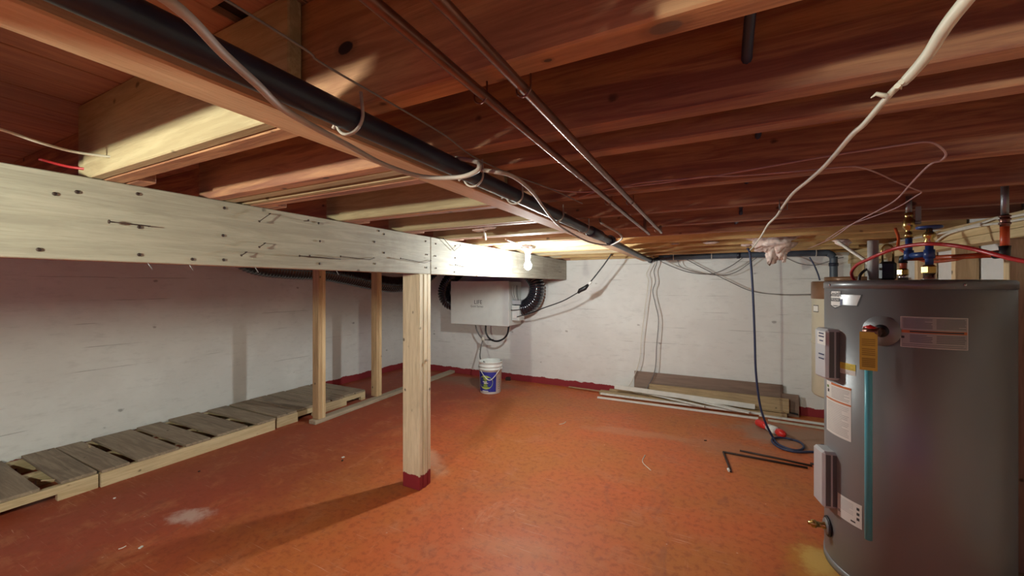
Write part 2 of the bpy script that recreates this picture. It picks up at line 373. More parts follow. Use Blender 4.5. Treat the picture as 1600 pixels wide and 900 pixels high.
# studs of the right wall
y = 4.75
ys = [4.80 - .043, 4.32, 3.89, 3.455, 3.02, 2.59, 2.16, 1.73, 1.30, .87, .44, .01, -.42, -.85, -1.28, -1.71, -2.14, -2.57, -3.0]
for i, yy in enumerate(ys):
    struct('stud', MB().box((1.247, yy, .785), (.092, .040, 1.49), ch=.002), W_STUDF, wr)
for (a, b) in ((-3.2, .9), (.9, 4.85)):
    struct('top_plate', MB().box((1.247, (a + b) / 2, 1.551), (.094, b - a - .003, .040), ch=.002), W_PLATE, wr)
    struct('top_plate', MB().box((1.247, (a + b) / 2, 1.593), (.090, b - a - .003, .040), ch=.002), W_PLATE, wr)
    struct('bottom_plate', MB().box((1.247, (a + b) / 2, .02), (.092, b - a - .003, .040), ch=.002), W_PLATE, wr)
struct('top_plate', MB().box((1.247, .825, 1.629), (.088, 8.0, .031), ch=.002), W_PLATE, wr)
# ceiling: backing deck, planks, joists
ceil = struct('ceiling', MB().box(((XL + XR) / 2, (YB + YF) / 2, CZ + .035), (XR - XL + .4, YB - YF + .4, .03)), M_HOLE)
x = XL; i = 0
edges = [XL]
while edges[-1] < -.95: edges.append(edges[-1] + (.138 if i % 3 else .141)); i += 1
edges = [e for e in edges if e < -.98] + [-.905, -.85]
while edges[-1] < XR: edges.append(edges[-1] + .139)
for a, b in zip(edges[:-1], edges[1:]):
    segs = [(YF, .43), (.52, YB)] if abs(a + .905) < 1e-6 else [(YF, random.uniform(.5, 3.5)), (None, YB)]
    if segs[1][0] is None: segs[1] = (segs[0][1], YB)
    for (p, q) in segs:
        struct('plank', MB().box(((a + b) / 2, (p + q) / 2, CZ + .009 + random.uniform(0, .003)), (b - a - .004, q - p - .003, .019), ch=.002), W_PLANK, ceil)
FAR = [-2.92, -2.48, -2.05, -1.61, -1.18, -.75, -.31, .12, .548, .98, 1.43, 1.865, 2.30, 2.72, 3.15, 3.58, 4.01, 4.44]
JX0 = -1.74; JX1 = 1.29
W_JA = wood('big_knot_joist', (.27, .12, .065), (.42, .225, .115), 'x', dirt=(.09, .03, .03), dirt_amt=.5,
            knots=[((-.44, -.03, .10), .028, (.03, .015, .015)), ((.0, 0, 0), .001, (.1, .05, .03))])
for i, fy in enumerate(FAR):
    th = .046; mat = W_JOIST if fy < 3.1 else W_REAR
    if abs(fy - .548) < .01:
        kx = onz(1043, 45, JB); cx = (JX0 + JX1) / 2; kf = ony(540, 75, fy - th)
        mat = wood('knotty_near_joist', (.30, .13, .07), (.52, .28, .145), 'x', dirt=(.09, .03, .03), dirt_amt=.5,
                   knots=[((kx.x - cx, 0.0, .0), .014, (.16, .10, .075)), ((kf.x - cx, -th / 2, kf.z - JB), .012, (.02, .012, .015)), ((onz(860, 100, JB).x - cx, 0.0, .0), .004, (.09, .05, .035))])
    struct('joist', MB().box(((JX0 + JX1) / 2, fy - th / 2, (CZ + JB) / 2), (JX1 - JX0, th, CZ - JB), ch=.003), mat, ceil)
# pale sawn faces on the left of the strip board belong to sistered joists
LF = [(-.31, .046), (.12, .046), (.548, .046), (.98, .046), (1.43, .046), (1.865, .046), (2.30, .046), (2.72, .046), (3.15, .046), (3.58, .046), (4.01, .046), (4.44, .046)]
for fy, th in LF:
    y0 = fy - .046 - .031
    struct('sister_joist', MB().box(((-1.76 - .72) / 2, y0 + .0145, (CZ + JB) / 2 + .001), (1.04, .029, CZ - JB - .002), ch=.003), W_JOIST_L, ceil,
           label='pale sawn timber')
struct('joist', MB().box(((JX0 + JX1) / 2, .806, (CZ + JB) / 2), (JX1 - JX0, .046, CZ - JB), ch=.003), W_JOIST, ceil)
struct('sister_joist', MB().box((-1.24, .856, (CZ + JB) / 2), (1.02, .040, CZ - JB - .002), ch=.003), W_JOIST_L, ceil, label='pale sawn timber')
for fy in FAR[2:] + [4.84]:
    struct('joist', MB().box(((XL - 1.58) / 2, fy + .026, (CZ + JB) / 2), (-1.58 - XL, .046, CZ - JB), ch=.003), W_JOIST, ceil)
# boards on top of the back wall
ledg = MB().box(((XL + XR) / 2 + 1.4, 4.80, 1.70), (2.9, .036, .115), ch=.003)
struct('joist', ledg, W_LEDGER, ceil)
struct('joist', MB().box((-.2, 4.36, 1.665), (2.7, .036, .04), ch=.003), W_LEDGER, ceil)

# ---------------------------------------------------------------- main beam
BX = -1.66; BZ0, BZ1 = 1.395, 1.644
beam = thing('support_beam', 'long whitewashed built-up timber beam studded with bent nails, carrying the joists', 'beam', (BX - .06, 1.0, BZ0))
b1y = onx(673, 400, BX).y
fb = []
for a, b in ((-3.1, b1y - .0015), (b1y + .0015, 4.84)):
    fb.append(obj('face_board', MB().box((BX - .019, (a + b) / 2, (BZ0 + BZ1) / 2), (.038, b - a, BZ1 - BZ0), ch=.003), W_BEAM, beam))
obj('core_board', MB().box((BX - .058, .87, (BZ0 + BZ1) / 2 + .002), (.038, 7.94, BZ1 - BZ0 - .004), ch=.002), W_JOIST, beam)
obj('core_board', MB().box((BX - .097, .87, (BZ0 + BZ1) / 2 + .001), (.038, 7.94, BZ1 - BZ0 - .002), ch=.002), W_JOIST, beam)
def nail(px, py, L=.012, bend=None, hr=.0045, r=.0018):
    p = onx(px, py, BX); par = fb[0] if p.y < b1y else fb[1]
    m = MB()
    if bend:
        pts = [p - Vector((.004, 0, 0)), p + Vector((.014, 0, 0))]
        for j, (qx, qy) in enumerate(bend): q = onx(qx, qy, BX); pts.append(Vector((BX + .016 + .006 * j, q.y, q.z)))
        m.tube(pts, r, 6); d = (pts[-1] - pts[-2]).normalized(); m.lathe([(.0001, 0), (hr, 0), (hr, .003), (.0001, .003)], pts[-1], 8, axis=d)
    else:
        m.tube([p - Vector((.004, 0, 0)), p + Vector((L, 0, random.uniform(-.1, .1) * L))], r, 6)
        m.lathe([(.0001, 0), (hr, 0), (hr, .002), (.0001, .002)], p + Vector((L, 0, 0)), 8, axis=(1, 0, 0))
    obj('nail', m, M_IRON, par)
for (px, py) in ((215, 303), (350, 325), (348, 368), (300, 405), (349, 406), (217, 355), (217, 398), (497, 349), (499, 377), (499, 412), (592, 361), (600, 366), (600, 395), (586, 412),
                 (665, 377), (667, 398), (666, 418), (681, 381), (680, 400), (681, 419), (711, 384), (711, 403), (710, 425), (747, 390), (748, 412), (745, 430), (780, 398), (782, 425), (85, 303), (585, 378), (60, 390), (120, 300)):
    nail(px, py, random.choice((.001, .001, .004)), hr=.0055)
nail(232, 354, bend=[(168, 347)], hr=.006)
nail(420, 334, bend=[(402, 346)]); nail(412, 380, bend=[(402, 386)]); nail(383, 394, bend=[(374, 399)])
nail(476, 400, L=.035); nail(475, 345, L=.03); nail(583, 403, bend=[(574, 406), (528, 401)]); nail(672, 407, bend=[(660, 411), (622, 404)])
nail(718, 383, bend=[(707, 392), (689, 373)]); nail(731, 414, bend=[(722, 417), (708, 414)]); nail(530, 405, bend=[(465, 400)]); nail(873, 425, L=.03)  # the single-bend nail here models a nail's shadow line as solid iron
for (px, py) in ((297, 417), (400, 421), (527, 427), (232, 411)):
    p = onx(px, py - 4, BX); obj('nail', MB().tube([Vector((BX - .01, p.y, BZ0 + .004)), Vector((BX - .005, p.y + .012, BZ0 - .022))], .0016, 5), M_STEEL, fb[0] if p.y < b1y else fb[1])

# ---------------------------------------------------------------- posts
post = thing('timber_post', 'three-ply timber post with red-painted foot under the whitewashed beam', 'post', (-1.73, 2.02, 0))
for k in range(3):
    yy = 1.957 + .0385 * (k + .5) + (.003 if k == 2 else 0)
    b = MB().box((-1.73 + (.0, .003, -.002)[k], yy, BZ0 / 2), (.142, .037, BZ0), ch=.004); obj('post_board', b, W_POST, post)
b = MB().tube([Vector((-1.66, 2.02, .83)), Vector((-1.645, 2.02, .83))], .008, 10); obj('wood_plug', b, W_SILL, post)
def studpost(x, y, label, n):
    t = thing('stud_post', label, 'post', (x, y, .038))
    for k in range(n):
        obj('stud_board', MB().box((x, y + .040 * (k + .5), (.038 + JB) / 2), (.089, .038, JB - .038), ch=.003), (W_STUD, W_STUDF)[k % 2] if n > 1 else W_STUD, t)
studpost(-3.37, 2.475, 'doubled timber stud on the sill plate, left of the three-ply post and nearer the viewer', 2)
studpost(-3.46, 3.29, 'doubled timber stud on the sill plate beyond the end of the pallets', 2)
shade_post = thing('timber_post', 'plain unseen timber post behind the viewer, added to shade the grey heater', 'post', (-.80, -.30, 0))
obj('post_board', MB().box((-.80, -.30, JB / 2), (.14, .12, JB), RZ(-.53), ch=.004), W_STUD, shade_post)  # added out of view to block the second bulb's light from the heater
ORG_S = obj('sill_plate', MB().box((0, 0, .019), (.089, 2.45, .038), RZ(.045) , ch=.003), W_SILL, None, origin=(0, 0, 0), label='grey wooden sill plate on the red floor beneath the two studs', category='plate')
ORG_S.location = (-3.42, 3.66, 0)

# ---------------------------------------------------------------- pallets
def notched(x, y0, y1, z0, z1, th, notches):
    """stringer along y with floor notches cut into its lower edge"""
    m = MB(); ys_ = [y0]; prof = [(y0, z0)]
    for a, b in notches: prof += [(a, z0), (a, z0 + (z1 - z0) * .48), (b, z0 + (z1 - z0) * .48), (b, z0)]
    prof += [(y1, z0)]
    bottoms = [prof[i] for i in range(len(prof))]
    # quads between successive y stations
    st = []
    for i in range(len(prof) - 1):
        a, b = prof[i], prof[i + 1]
        if abs(b[0] - a[0]) > 1e-6: m.box((x, (a[0] + b[0]) / 2, (a[1] + z1) / 2), (th, b[0] - a[0], z1 - a[1]))
    return m
def pallet(x0, x1, y0, y1, boards, notches, label, z1=.09, rot=0.0, dx=None):
    t = thing('wooden_pallet', label, 'pallet', ((x0 + x1) / 2, (y0 + y1) / 2, 0))
    for k, xx in enumerate((x1 - .02, (x0 + x1) / 2, x0 + .02)):
        obj('stringer', notched(xx, y0, y1, 0, z1, .038, notches), W_STR, t)
    for i, (a, b) in enumerate(boards):
        s = random.uniform(-.012, .012); th = .019
        m = MB().box(((x0 + x1) / 2 - .005 + s, (a + b) / 2, z1 + th / 2 + .0005), (x1 - x0 + .0, b - a, th), RZ(random.uniform(-.012, .012)), ch=.002)
        obj('deck_board', m, W_DECK, t)
    for (a, b) in ((y0 + .01, y0 + .10), (y1 - .10, y1 - .01)):
        obj('bottom_board', MB().box(((x0 + x1) / 2 - .03, (a + b) / 2, -.0), (x1 - x0 - .1, b - a, .016)), W_DECK, t).location.z += .0085
    return t
X0 = -4.35; X1 = -3.555
pallet(X0, X1, -.2, 1.043, [(-.2, -.06), (-.01, .12), (.17, .30), (.36, .50), (.55, .80), (.885, 1.043)], [(-.05, .22), (.60, .865)], 'nearest weathered pallet by the left wall, cut off by the picture edge')
pallet(X0, X1 + .012, 1.052, 2.195, [(1.052, 1.19), (1.236, 1.472), (1.512, 1.675), (1.734, 1.965), (2.034, 2.195)], [], 'middle pallet of wide dark boards along the left wall, with a long pale stringer')
pallet(X0, X1 - .01, 2.225, 3.26, [(2.225, 2.42), (2.43, 2.60), (2.612, 2.80), (2.812, 2.96), (2.972, 3.11), (3.122, 3.26)], [(2.43, 2.60), (3.0, 3.2)], 'farthest pallet of close-set boards, partly behind the doubled stud')
# splinters on the first two pallets
for i, (px, py, a) in enumerate(((75, 750, .6), (140, 697, -.2))):
    p = onz(px, py, .113); o = obj('wood_splinter', MB().box((p.x, p.y, .112), (.07, .012, .004), RZ(a), ch=.001), W_STR, None,
        label=('pale wood splinter across the gap in the nearest pallet', 'pale torn wood splinter at the wall end of the middle pallet')[i], category='splinter')

# ---------------------------------------------------------------- strip board and drain pipe under the joists
obj('strip_board', MB().box((-.661, .87, 1.6245), (.078, 7.9, .039), ch=.003), W_BOARD, None, label='long flat timber strip nailed under the joists beside the black pipe', category='board')
dp = thing('drain_pipe', 'black plastic drain pipe running under the joists and along the top of the back wall', 'pipe', (-.546, 1.0, 1.58))
path = [(-.546, -3.1, 1.612), (-.546, .3, 1.605), (-.546, 1.4, 1.603), (-.552, 2.3, 1.600), (-.56, 3.2, 1.594), (-.565, 4.3, 1.588), (-.555, 4.50, 1.595), (-.52, 4.58, 1.612), (-.46, 4.60, 1.625)]
obj('long_pipe', MB().tube(spline(path, 4), .0212, 20), M_ABS, dp)
p2 = [(-.50, 4.60, 1.626), (-.2, 4.60, 1.629), (.5, 4.60, 1.631), (.93, 4.60, 1.627), (1.0, 4.60, 1.618), (1.03, 4.60, 1.585), (1.034, 4.60, 1.52), (1.034, 4.60, .9)]
obj('wall_pipe', MB().tube(spline(p2, 5), .031, 20), M_BPIPE, dp)
for (yy, L, r) in ((1.98, .20, .026), (2.42, .05, .029), (4.35, .10, .027)):
    zc = 1.601 if yy < 2.6 else 1.588; xc = -.55 if yy < 2.6 else -.563
    obj('coupling', MB().lathe([(.02, 0), (r, 0), (r + .002, .004), (r + .002, L - .004), (r, L), (.02, L)], (xc, yy, zc), 20, axis=(0, 1, 0)), M_ABS, dp)
for xx in (.25, 1.0):
    obj('coupling', MB().lathe([(.028, 0), (.036, 0), (.036, .03), (.028, .03)], (xx, 4.60, 1.630) if xx < .9 else (1.034, 4.6, 1.50), 20, axis=(1, 0, 0) if xx < .9 else (0, 0, 1)), M_ABS, dp)
for yy in (.47, .86, 1.10, 1.48, 1.85):
    pts = [Vector((-.546 + .026 * math.cos(a), yy + .01 * math.sin(a * .5), 1.603 + .027 * math.sin(a))) for a in [math.radians(t) for t in range(20, -205, -15)]]
    pts = [Vector((-.52, yy - .004, 1.644))] + pts + [Vector((-.575, yy, 1.62)), Vector((-.598, yy + .004, 1.60))]
    obj('pipe_hanger', MB().tube(pts, .0028, 8), M_CABLE, dp)
for xx in (-.35, .02, .62, .9):
    pts = [Vector((xx, 4.60 + .034 * math.cos(a), 1.630 + .034 * math.sin(a))) for a in [math.radians(t) for t in range(60, -245, -20)]]
    obj('pipe_hanger', MB().tube(pts, .004, 8), M_WCABLE, dp)

# ---------------------------------------------------------------- copper pipes
for (x0, zc, y0, y1, lab, bend) in ((-.325, 1.622, -3.1, 2.22, 'left one of two slim copper water pipes under the joists', False), (-.2495, 1.616, .34, 2.26, 'right one of two slim copper water pipes, with an elbow at its near end', True)):
    t = thing('copper_pipe', lab, 'pipe', (x0, 1.2, zc - .008), 'parallel copper water pipes')
    pts = [(x0, y0, zc), (x0 + .004, (y0 + y1) / 2, zc), (x0 + .01, y1 - .03, zc), (x0 + .01, y1, zc + .012), (x0 + .01, y1 + .004, zc + .12)]
    if bend: pts = [(x0 - .006, .27, zc + .14), (x0 - .006, .285, zc + .03), (x0 - .003, .31, zc + .005)] + pts
    obj('pipe_run', MB().tube(spline(pts, 5), .0078, 14), M_COPPER, t)
    for yy in (.53, 1.41, 2.20):
        pts = [Vector((x0 + .012 * math.cos(a), yy, zc + .012 * math.sin(a))) for a in [math.radians(k) for k in range(10, -200, -19)]]
        pts = [pts[0] + Vector((0, 0, .018))] + pts + [pts[-1] + Vector((0, 0, .018))]
        obj('pipe_clip', MB().tube(pts, .0016, 6), M_COPPER, t)

# ---------------------------------------------------------------- cables and wires
def cable(name, pts, r, m, label, cat='cable', k=6, n=8, group=None):
    o = obj(name, MB().tube(spline(pts, k), r, n), m, None, label=label, category=cat)
    if group: o['group'] = group
    return o
gz = lambda L, z: [onz(px, py, z) for px, py in L]
cable('sheathed_cable', [Vector((-.40, -.5, 1.60)), Vector((-.41, -.1, 1.58)), Vector((-.42, .09, 1.57))] + gz([(262, 0), (350, 85), (400, 130), (450, 175), (540, 225), (600, 257), (660, 276), (715, 277), (742, 269)], 1.568) + [onz(749, 260, 1.575), onz(742, 252, 1.60), onz(700, 245, 1.64)], .0052, M_CABLE,
      'pinkish grey sheathed cable slung beneath the black drain pipe in a long near loop', n=10)
cable('sheathed_cable', [onz(735, 268, 1.635), onz(752, 266, 1.61)] + gz([(770, 268), (800, 275), (830, 298), (850, 325), (866, 345), (885, 360), (920, 378)], 1.573) + [onz(950, 383, 1.572), onz(965, 378, 1.572), onz(972, 372, 1.575), onz(966, 364, 1.578), onz(945, 352, 1.59), onz(938, 347, 1.61), onz(937, 342, 1.64)], .0048, M_CABLE,
      'pinkish grey sheathed cable crossing the drain pipe farther off and ending in a hook', n=10)
cable('thin_wire', [Vector((-.45, -.2, 1.625))] + gz([(423, 43), (500, 97), (600, 155), (660, 190), (700, 215), (740, 245), (800, 273), (860, 295), (910, 318)], 1.62), .0016, M_GREYW, 'thin dark wire stretched between the drain pipe and the copper pipes', 'wire', n=6)
# thick white cable with torn sheath
wc = thing('white_cable', 'thick white electric cable hanging along the joists with a torn outer sheath', 'cable', (.245, 1.2, 1.60))
A = gz([(1510, 0)], 1.612)[0]
obj('outer_sheath', MB().tube(spline([Vector((.232, -.4, 1.625)), Vector((.236, .3, 1.615)), A] + gz([(1450, 85), (1413, 128)], 1.612), 6), [.0068] * 24 + [.006], 10), M_WCABLE, wc)
obj('inner_cable', MB().tube(spline(gz([(1420, 118), (1388, 150), (1350, 194), (1330, 212), (1290, 258), (1262, 283), (1240, 301), (1225, 320), (1213, 338), (1200, 351), (1190, 368), (1180, 382)], 1.612) + [onz(1172, 391, 1.60)], 5), .0046, 8), M_WCABLE, wc)
for (px, py, dx, dy) in ((1385, 150, -.012, .0), (1402, 134, .007, .012), (1395, 142, .004, -.01), (1408, 128, .008, .004)):
    p = onz(px, py, 1.608); obj('torn_sheath', MB().tube([p, p + Vector((dx, dy, .006)), p + Vector((dx * 1.5, dy * 1.6, .001))], [.004, .003, .0008], 6), M_WCABLE, wc)
p = onz(1224, 318, 1.63); obj('staple', MB().tube([p + Vector((-.012, 0, .015)), p + Vector((-.012, 0, -.024)), p + Vector((.012, 0, -.024)), p + Vector((.012, 0, .015))], .002, 6), M_STEEL, wc)
# dark cable through the joists
t = [(.062, .785 - .235, 1.80), (.06, .70, 1.775), (.058, .79, 1.708), (.075, .9, 1.72), (.10, 1.05, 1.78), (.13, 1.30, 1.80), (.131, 1.38, 1.775), (.125, 1.40, 1.74), (.112, 1.405, 1.683), (.12, 1.5, 1.70), (.13, 1.75, 1.74), (.133, 1.83, 1.73), (.134, 1.86, 1.67), (.135, 2.0, 1.70), (.14, 2.24, 1.71), (.14, 2.3, 1.67), (.14, 2.8, 1.70)]
cable('dark_cable', [(.06, -.4, 1.80), (.062, .3, 1.80)] + t, .0085, M_BLUEC, 'dark blue cable threaded through holes high in the joists', n=8)
# pair of thin wires crossing the joists to the heater corner
cable('thin_wire', [onz(845, 290, 1.64), onz(875, 298, 1.635)] + gz([(920, 300), (960, 294), (1000, 286), (1050, 281), (1100, 277), (1180, 264), (1300, 243), (1400, 228), (1448, 222)], 1.632) + [onz(1468, 229, 1.625), onz(1478, 241, 1.62), onz(1470, 251, 1.618), onz(1452, 258, 1.615), onz(1425, 285, 1.615), onz(1400, 312, 1.615), onz(1370, 330, 1.612), onz(1332, 350, 1.61), onz(1300, 372, 1.605), onz(1262, 389, 1.60)], .0023, M_PINKW,
      'thin pale wire with a round bend near the right joists, longer of a crossing pair', 'wire', n=6)
cable('thin_wire', gz([(905, 308), (940, 298), (990, 291), (1040, 285), (1100, 276), (1150, 275), (1230, 269), (1320, 261), (1345, 262), (1370, 270), (1400, 284), (1430, 296), (1440, 300), (1430, 307), (1400, 325), (1360, 340), (1325, 353)], 1.629) + [onz(1290, 375, 1.60)], .0021, M_PINKW,
      'thin pale wire running just below its longer twin and turning back in a sharp point', 'wire', n=6)
# extension cord from the ceiling to the ventilator
ec = thing('extension_cord', 'black extension cord hanging from the ceiling to the wall ventilator', 'cord', (-1.27, 4.3, 1.1))
obj('cord', MB().tube(spline([ony(960, 388, 4.30), ony(952, 402, 4.3), ony(935, 425, 4.3), ony(918, 446, 4.3)], 5), .0075, 8), M_BLACK, ec)
obj('plug', MB().tube([ony(919, 445, 4.3), ony(914, 450, 4.3), ony(906, 454, 4.3), ony(903, 458, 4.3)], [.014, .026, .024, .012], 10), M_BLACK, ec)
obj('plug', MB().tube([ony(920, 444, 4.3), ony(924, 440, 4.3)], [.019, .010], 10), M_PORC, ec, label='white plug body')
obj('cord', MB().tube(spline([ony(905, 456, 4.3), ony(880, 470, 4.3), ony(850, 481, 4.33), ony(830, 489, 4.42), ony(808, 495, 4.52)], 5), .0062, 8), M_BLACK, ec)
# wires down the back wall
def drop(L, y, r, m, label, nm='hanging_wire'): return cable(nm, [ony(px, py, y) for px, py in L], r, m, label, 'wire', n=6)
drop([(1000, 402), (1012, 404), (1018, 410), (1010, 428), (1013, 440), (1008, 480), (1002, 530), (1000, 560), (992, 585), (985, 600), (981, 606), (990, 612), (1005, 616), (1020, 619)], 4.768, .0045, M_WCABLE, 'white wire hanging down the back wall to the trim pile, left of the grey one')
drop([(1027, 402), (1026, 412), (1022, 424), (1024, 440), (1020, 455), (1024, 475), (1029, 500), (1026, 540), (1023, 580), (1008, 612)], 4.765, .005, M_GREYW, 'grey wire hanging down the back wall behind the brown panel end')
drop([(1020, 400), (1040, 412), (1075, 425), (1110, 428), (1140, 417), (1168, 397)], 4.72, .005, M_GREYW, 'dark wire sagging in a shallow loop under the wall pipe, ending at the white cable')
drop([(1058, 404), (1063, 416), (1080, 423), (1120, 430), (1150, 425), (1183, 402)], 4.76, .004, M_GREYW, 'grey wire in a small loop below the left stretch of the wall pipe')
drop([(1072, 405), (1100, 420), (1140, 440), (1175, 455), (1220, 460), (1268, 460)], 4.78, .0045, M_GREYW, 'grey wire slanting across the back wall to the beige tank')
drop([(1170, 392), (1190, 398), (1210, 400), (1228, 403), (1250, 412), (1275, 414), (1305, 405), (1318, 402)], 4.70, .004, M_GREYW, 'grey wire dipping below the pink insulation towards the pipe elbow')
drop([(1265, 402), (1272, 414), (1278, 428), (1281, 438)], 4.2, .006, M_BLUEC, 'short dark wire from the wall pipe to the beige tank top')
cable('ceiling_cable', [ony(1000, 400, 4.5), ony(1045, 396, 4.5), ony(1085, 395, 4.5), ony(1108, 391, 4.5), ony(1130, 386, 4.5)], .008, M_BLACK, 'black cable lying along the top of the wall pipe at its left end')
cable('ceiling_cable', [ony(1130, 390, 4.52), ony(1150, 387, 4.5), ony(1162, 385, 4.5), ony(1172, 393, 4.4)], .008, M_BLACK, 'short black cable joining the navy cord at the ceiling')
# navy cord with floor coil
fl = lambda px, py, z=.009: onz(px, py, z)
cable('navy_cord', [pd(1168, 388, 3.7), pd(1172, 398, 3.72), pd(1176, 450, 3.76), pd(1179, 520, 3.8), pd(1181, 580, 3.85), pd(1187, 630, 3.9), pd(1196, 660, 3.93), fl(1208, 684, .02), fl(1216, 694), fl(1235, 702), fl(1250, 703), fl(1256, 698, .014), fl(1248, 690), fl(1225, 684), fl(1208, 685, .012), fl(1208, 692), fl(1222, 701), fl(1245, 706, .012), fl(1270, 706), fl(1285, 708, .012), fl(1292, 704), fl(1288, 696), fl(1278, 697), fl(1276, 704, .014), fl(1283, 711)], .0088, M_BLUEC,
      'navy blue cord hanging by the back wall and coiled on the floor', 'cord', n=10)
# wires at the far left under the subfloor
cable('white_wire_pair', [onz(-60, 190, 1.70), onz(0, 202, 1.69), onz(60, 222, 1.68), onz(120, 238, 1.68), onz(190, 247, 1.69), onz(254, 253, 1.70)], .0035, M_WCABLE, 'pale grey cable entering the pale joist above the beam at left', 'wire')
cable('red_wire', [onz(60, 248, 1.69), onz(110, 261, 1.68), onz(160, 266, 1.68), onz(202, 267, 1.69)], .0042, M_REDT, 'short red wire entering the joist end just above the beam', 'wire')
for i, (a, b) in enumerate((((790, 374), (822, 388)), ((757, 363), (759, 374)))):
    cable('white_wire', [onz(a[0], a[1], 1.64), onz((a[0] + b[0]) / 2, (a[1] + b[1]) / 2 - 1, 1.635), onz(b[0], b[1], 1.64)], .006, M_WCABLE, ('white wire reaching the junction box of the lit bulb', 'short white wire stub under the joists above the beam splice')[i], 'wire')
cable('romex_cable', [Vector((1.19, .9, 1.60)), onx(1600, 335, 1.19), onx(1560, 340, 1.19), onx(1530, 350, 1.19), onx(1490, 360, 1.19), onx(1455, 368, 1.19), onx(1430, 372, 1.19), onx(1390, 380, 1.19)], .006, M_WCABLE, 'upper white cable along the top plate of the stud wall')
cable('romex_cable', [Vector((1.188, .9, 1.575)), onx(1600, 342, 1.188), onx(1550, 350, 1.188), onx(1515, 356, 1.188), onx(1480, 366, 1.188), onx(1462, 378, 1.188)], .006, M_WCABLE, 'lower white cable along the top plate of the stud wall')
cable('bent_wire', [pd(1310, 378, 3.0), pd(1330, 392, 2.95), pd(1352, 407, 2.9), pd(1357, 414, 2.85)], .009, M_WCABLE, 'thick white wire stub slanting to the top of the grey heater')

# ---------------------------------------------------------------- insulation tuft
def tuft(name, spec, label):
    m = MB()
    for (c, r, sq) in spec:
        n = 10; vs = []; fs = []
        for i in range(n + 1):
            th = math.pi * i / n
            for j in range(n * 2):
                a = math.pi * j / n; rr = r * (1 + .28 * math.sin(5 * a + 7 * th + c[0] * 90) * math.sin(th * 3) + random.uniform(-.1, .1))
                vs.append(Vector(c) + Vector((rr * math.sin(th) * math.cos(a) * sq[0], rr * math.sin(th) * math.sin(a) * sq[1], rr * math.cos(th) * sq[2])))
        fs = [(i * n * 2 + j, i * n * 2 + (j + 1) % (n * 2), (i + 1) * n * 2 + (j + 1) % (n * 2), (i + 1) * n * 2 + j) for i in range(n) for j in range(n * 2)]
        m.add(vs, fs, 0, True)
    return obj(name, m, M_INSUL, None, label=label, category='insulation')
ip = lambda px, py: pd(px, py, 3.60)
tuft('insulation_tuft', [(ip(1163, 366), .05, (2.0, .7, .5)), (ip(1181, 370), .09, (1.5, .8, .7)), (ip(1198, 373), .10, (1.2, .8, .9)), (ip(1215, 375), .105, (1.1, .9, .9)), (ip(1224, 366), .085, (1.8, .8, .5)), (ip(1242, 364), .045, (2.2, .7, .5)), (ip(1206, 391), .06, (.7, .7, 1.6)), (ip(1209, 400), .028, (.7, .7, 1.5)), (ip(1219, 391), .055, (.8, .7, 1.2)), (ip(1225, 401), .028, (.6, .6, 1.4))],
     'torn tuft of pink and white insulation hanging from the back joists')
tuft('insulation_scrap', [(pd(1318, 379, 3.2), .03, (1.2, .8, .7)), (pd(1312, 376, 3.2), .02, (1.6, .8, .5))], 'small scrap of pale insulation near the corner joists')
for i, (px, py, rr) in enumerate(((750, 359, .030), (766, 356, .022), (1055, 381, .02), (1112, 379, .03))):
    p = onz(px, py, 1.648); tuft('insulation_scrap', [(p, rr, (1.6, .8, .35))], ('small pale scrap on a joist bottom above the beam, left of its twin', 'small pale scrap on a joist bottom above the beam, right of its twin', 'tiny pale scrap on the rear joists left of the copper pipe ends', 'tiny pale scrap on the rear joists left of the pink insulation')[i])

# ---------------------------------------------------------------- ventilator on the back wall
hy0 = 4.45; hx0, hx1 = ony(705, 470, hy0).x, ony(795, 470, hy0).x; hz0, hz1 = .79, 1.378
hrv = thing('heat_recovery_ventilator', 'white boxy ventilator unit hung on the back wall under the beam', 'ventilator', ((hx0 + hx1) / 2, hy0 + .2, hz0))
obj('case', MB().box(((hx0 + hx1) / 2, (hy0 + 4.83) / 2 + .01, (hz0 + hz1) / 2), (hx1 - hx0 - .01, 4.83 - hy0 - .02, hz1 - hz0 - .01), ch=.004), M_HRV, hrv)
obj('front_panel', MB().box(((hx0 + hx1) / 2, hy0, (hz0 + hz1) / 2), (hx1 - hx0, .018, hz1 - hz0), ch=.003), M_HRV, hrv)
obj('control_box', MB().box((hx1 + .055, hy0 + .16, .96), (.11, .17, .20), ch=.008), M_HRV, hrv)
obj('control_box', MB().box((hx1 + .06, hy0 + .16, 1.10), (.12, .14, .06), ch=.006), M_COVER, hrv)
obj('switch', MB().box((hx1 + .045, hy0 + .073, .93), (.055, .006, .08), ch=.002), M_PORC, hrv)
for a in (0, 1, 2):
    obj('control_wire', MB().tube(spline([(hx1 + .02 + .03 * a, hy0 + .07, 1.32), (hx1 + .03 + .035 * a, hy0 + .04, 1.22), (hx1 + .07 + .02 * a, hy0 + .05, 1.13)], 5), .003, 6), M_PORC if a < 2 else M_BLACK, hrv)
obj('control_wire', MB().tube(spline([(hx1 + .0, hy0 + .06, 1.0), (hx1 + .05, hy0 + .05, 1.0), (hx1 + .14, hy0 + .06, 1.012)], 4), .005, 6), M_BLACK, hrv)
def corrug(pts, r, amp, step, n=20, k=10):
    P = spline(pts, k); L = [0.0]
    for a, b in zip(P[:-1], P[1:]): L.append(L[-1] + (b - a).length)
    tot = L[-1]; m = int(tot / (step / 4)); out = []; rs = []; j = 0
    for i in range(m + 1):
        s = tot * i / m
        while j < len(L) - 2 and L[j + 1] < s: j += 1
        f = (s - L[j]) / max(1e-9, L[j + 1] - L[j]); out.append(P[j].lerp(P[j + 1], f)); rs.append(r + amp * (0, 1, .6, -1)[i % 4])
    return MB().tube(out, rs, n)
dct = lambda px, py, y=4.58: ony(px, py, y)
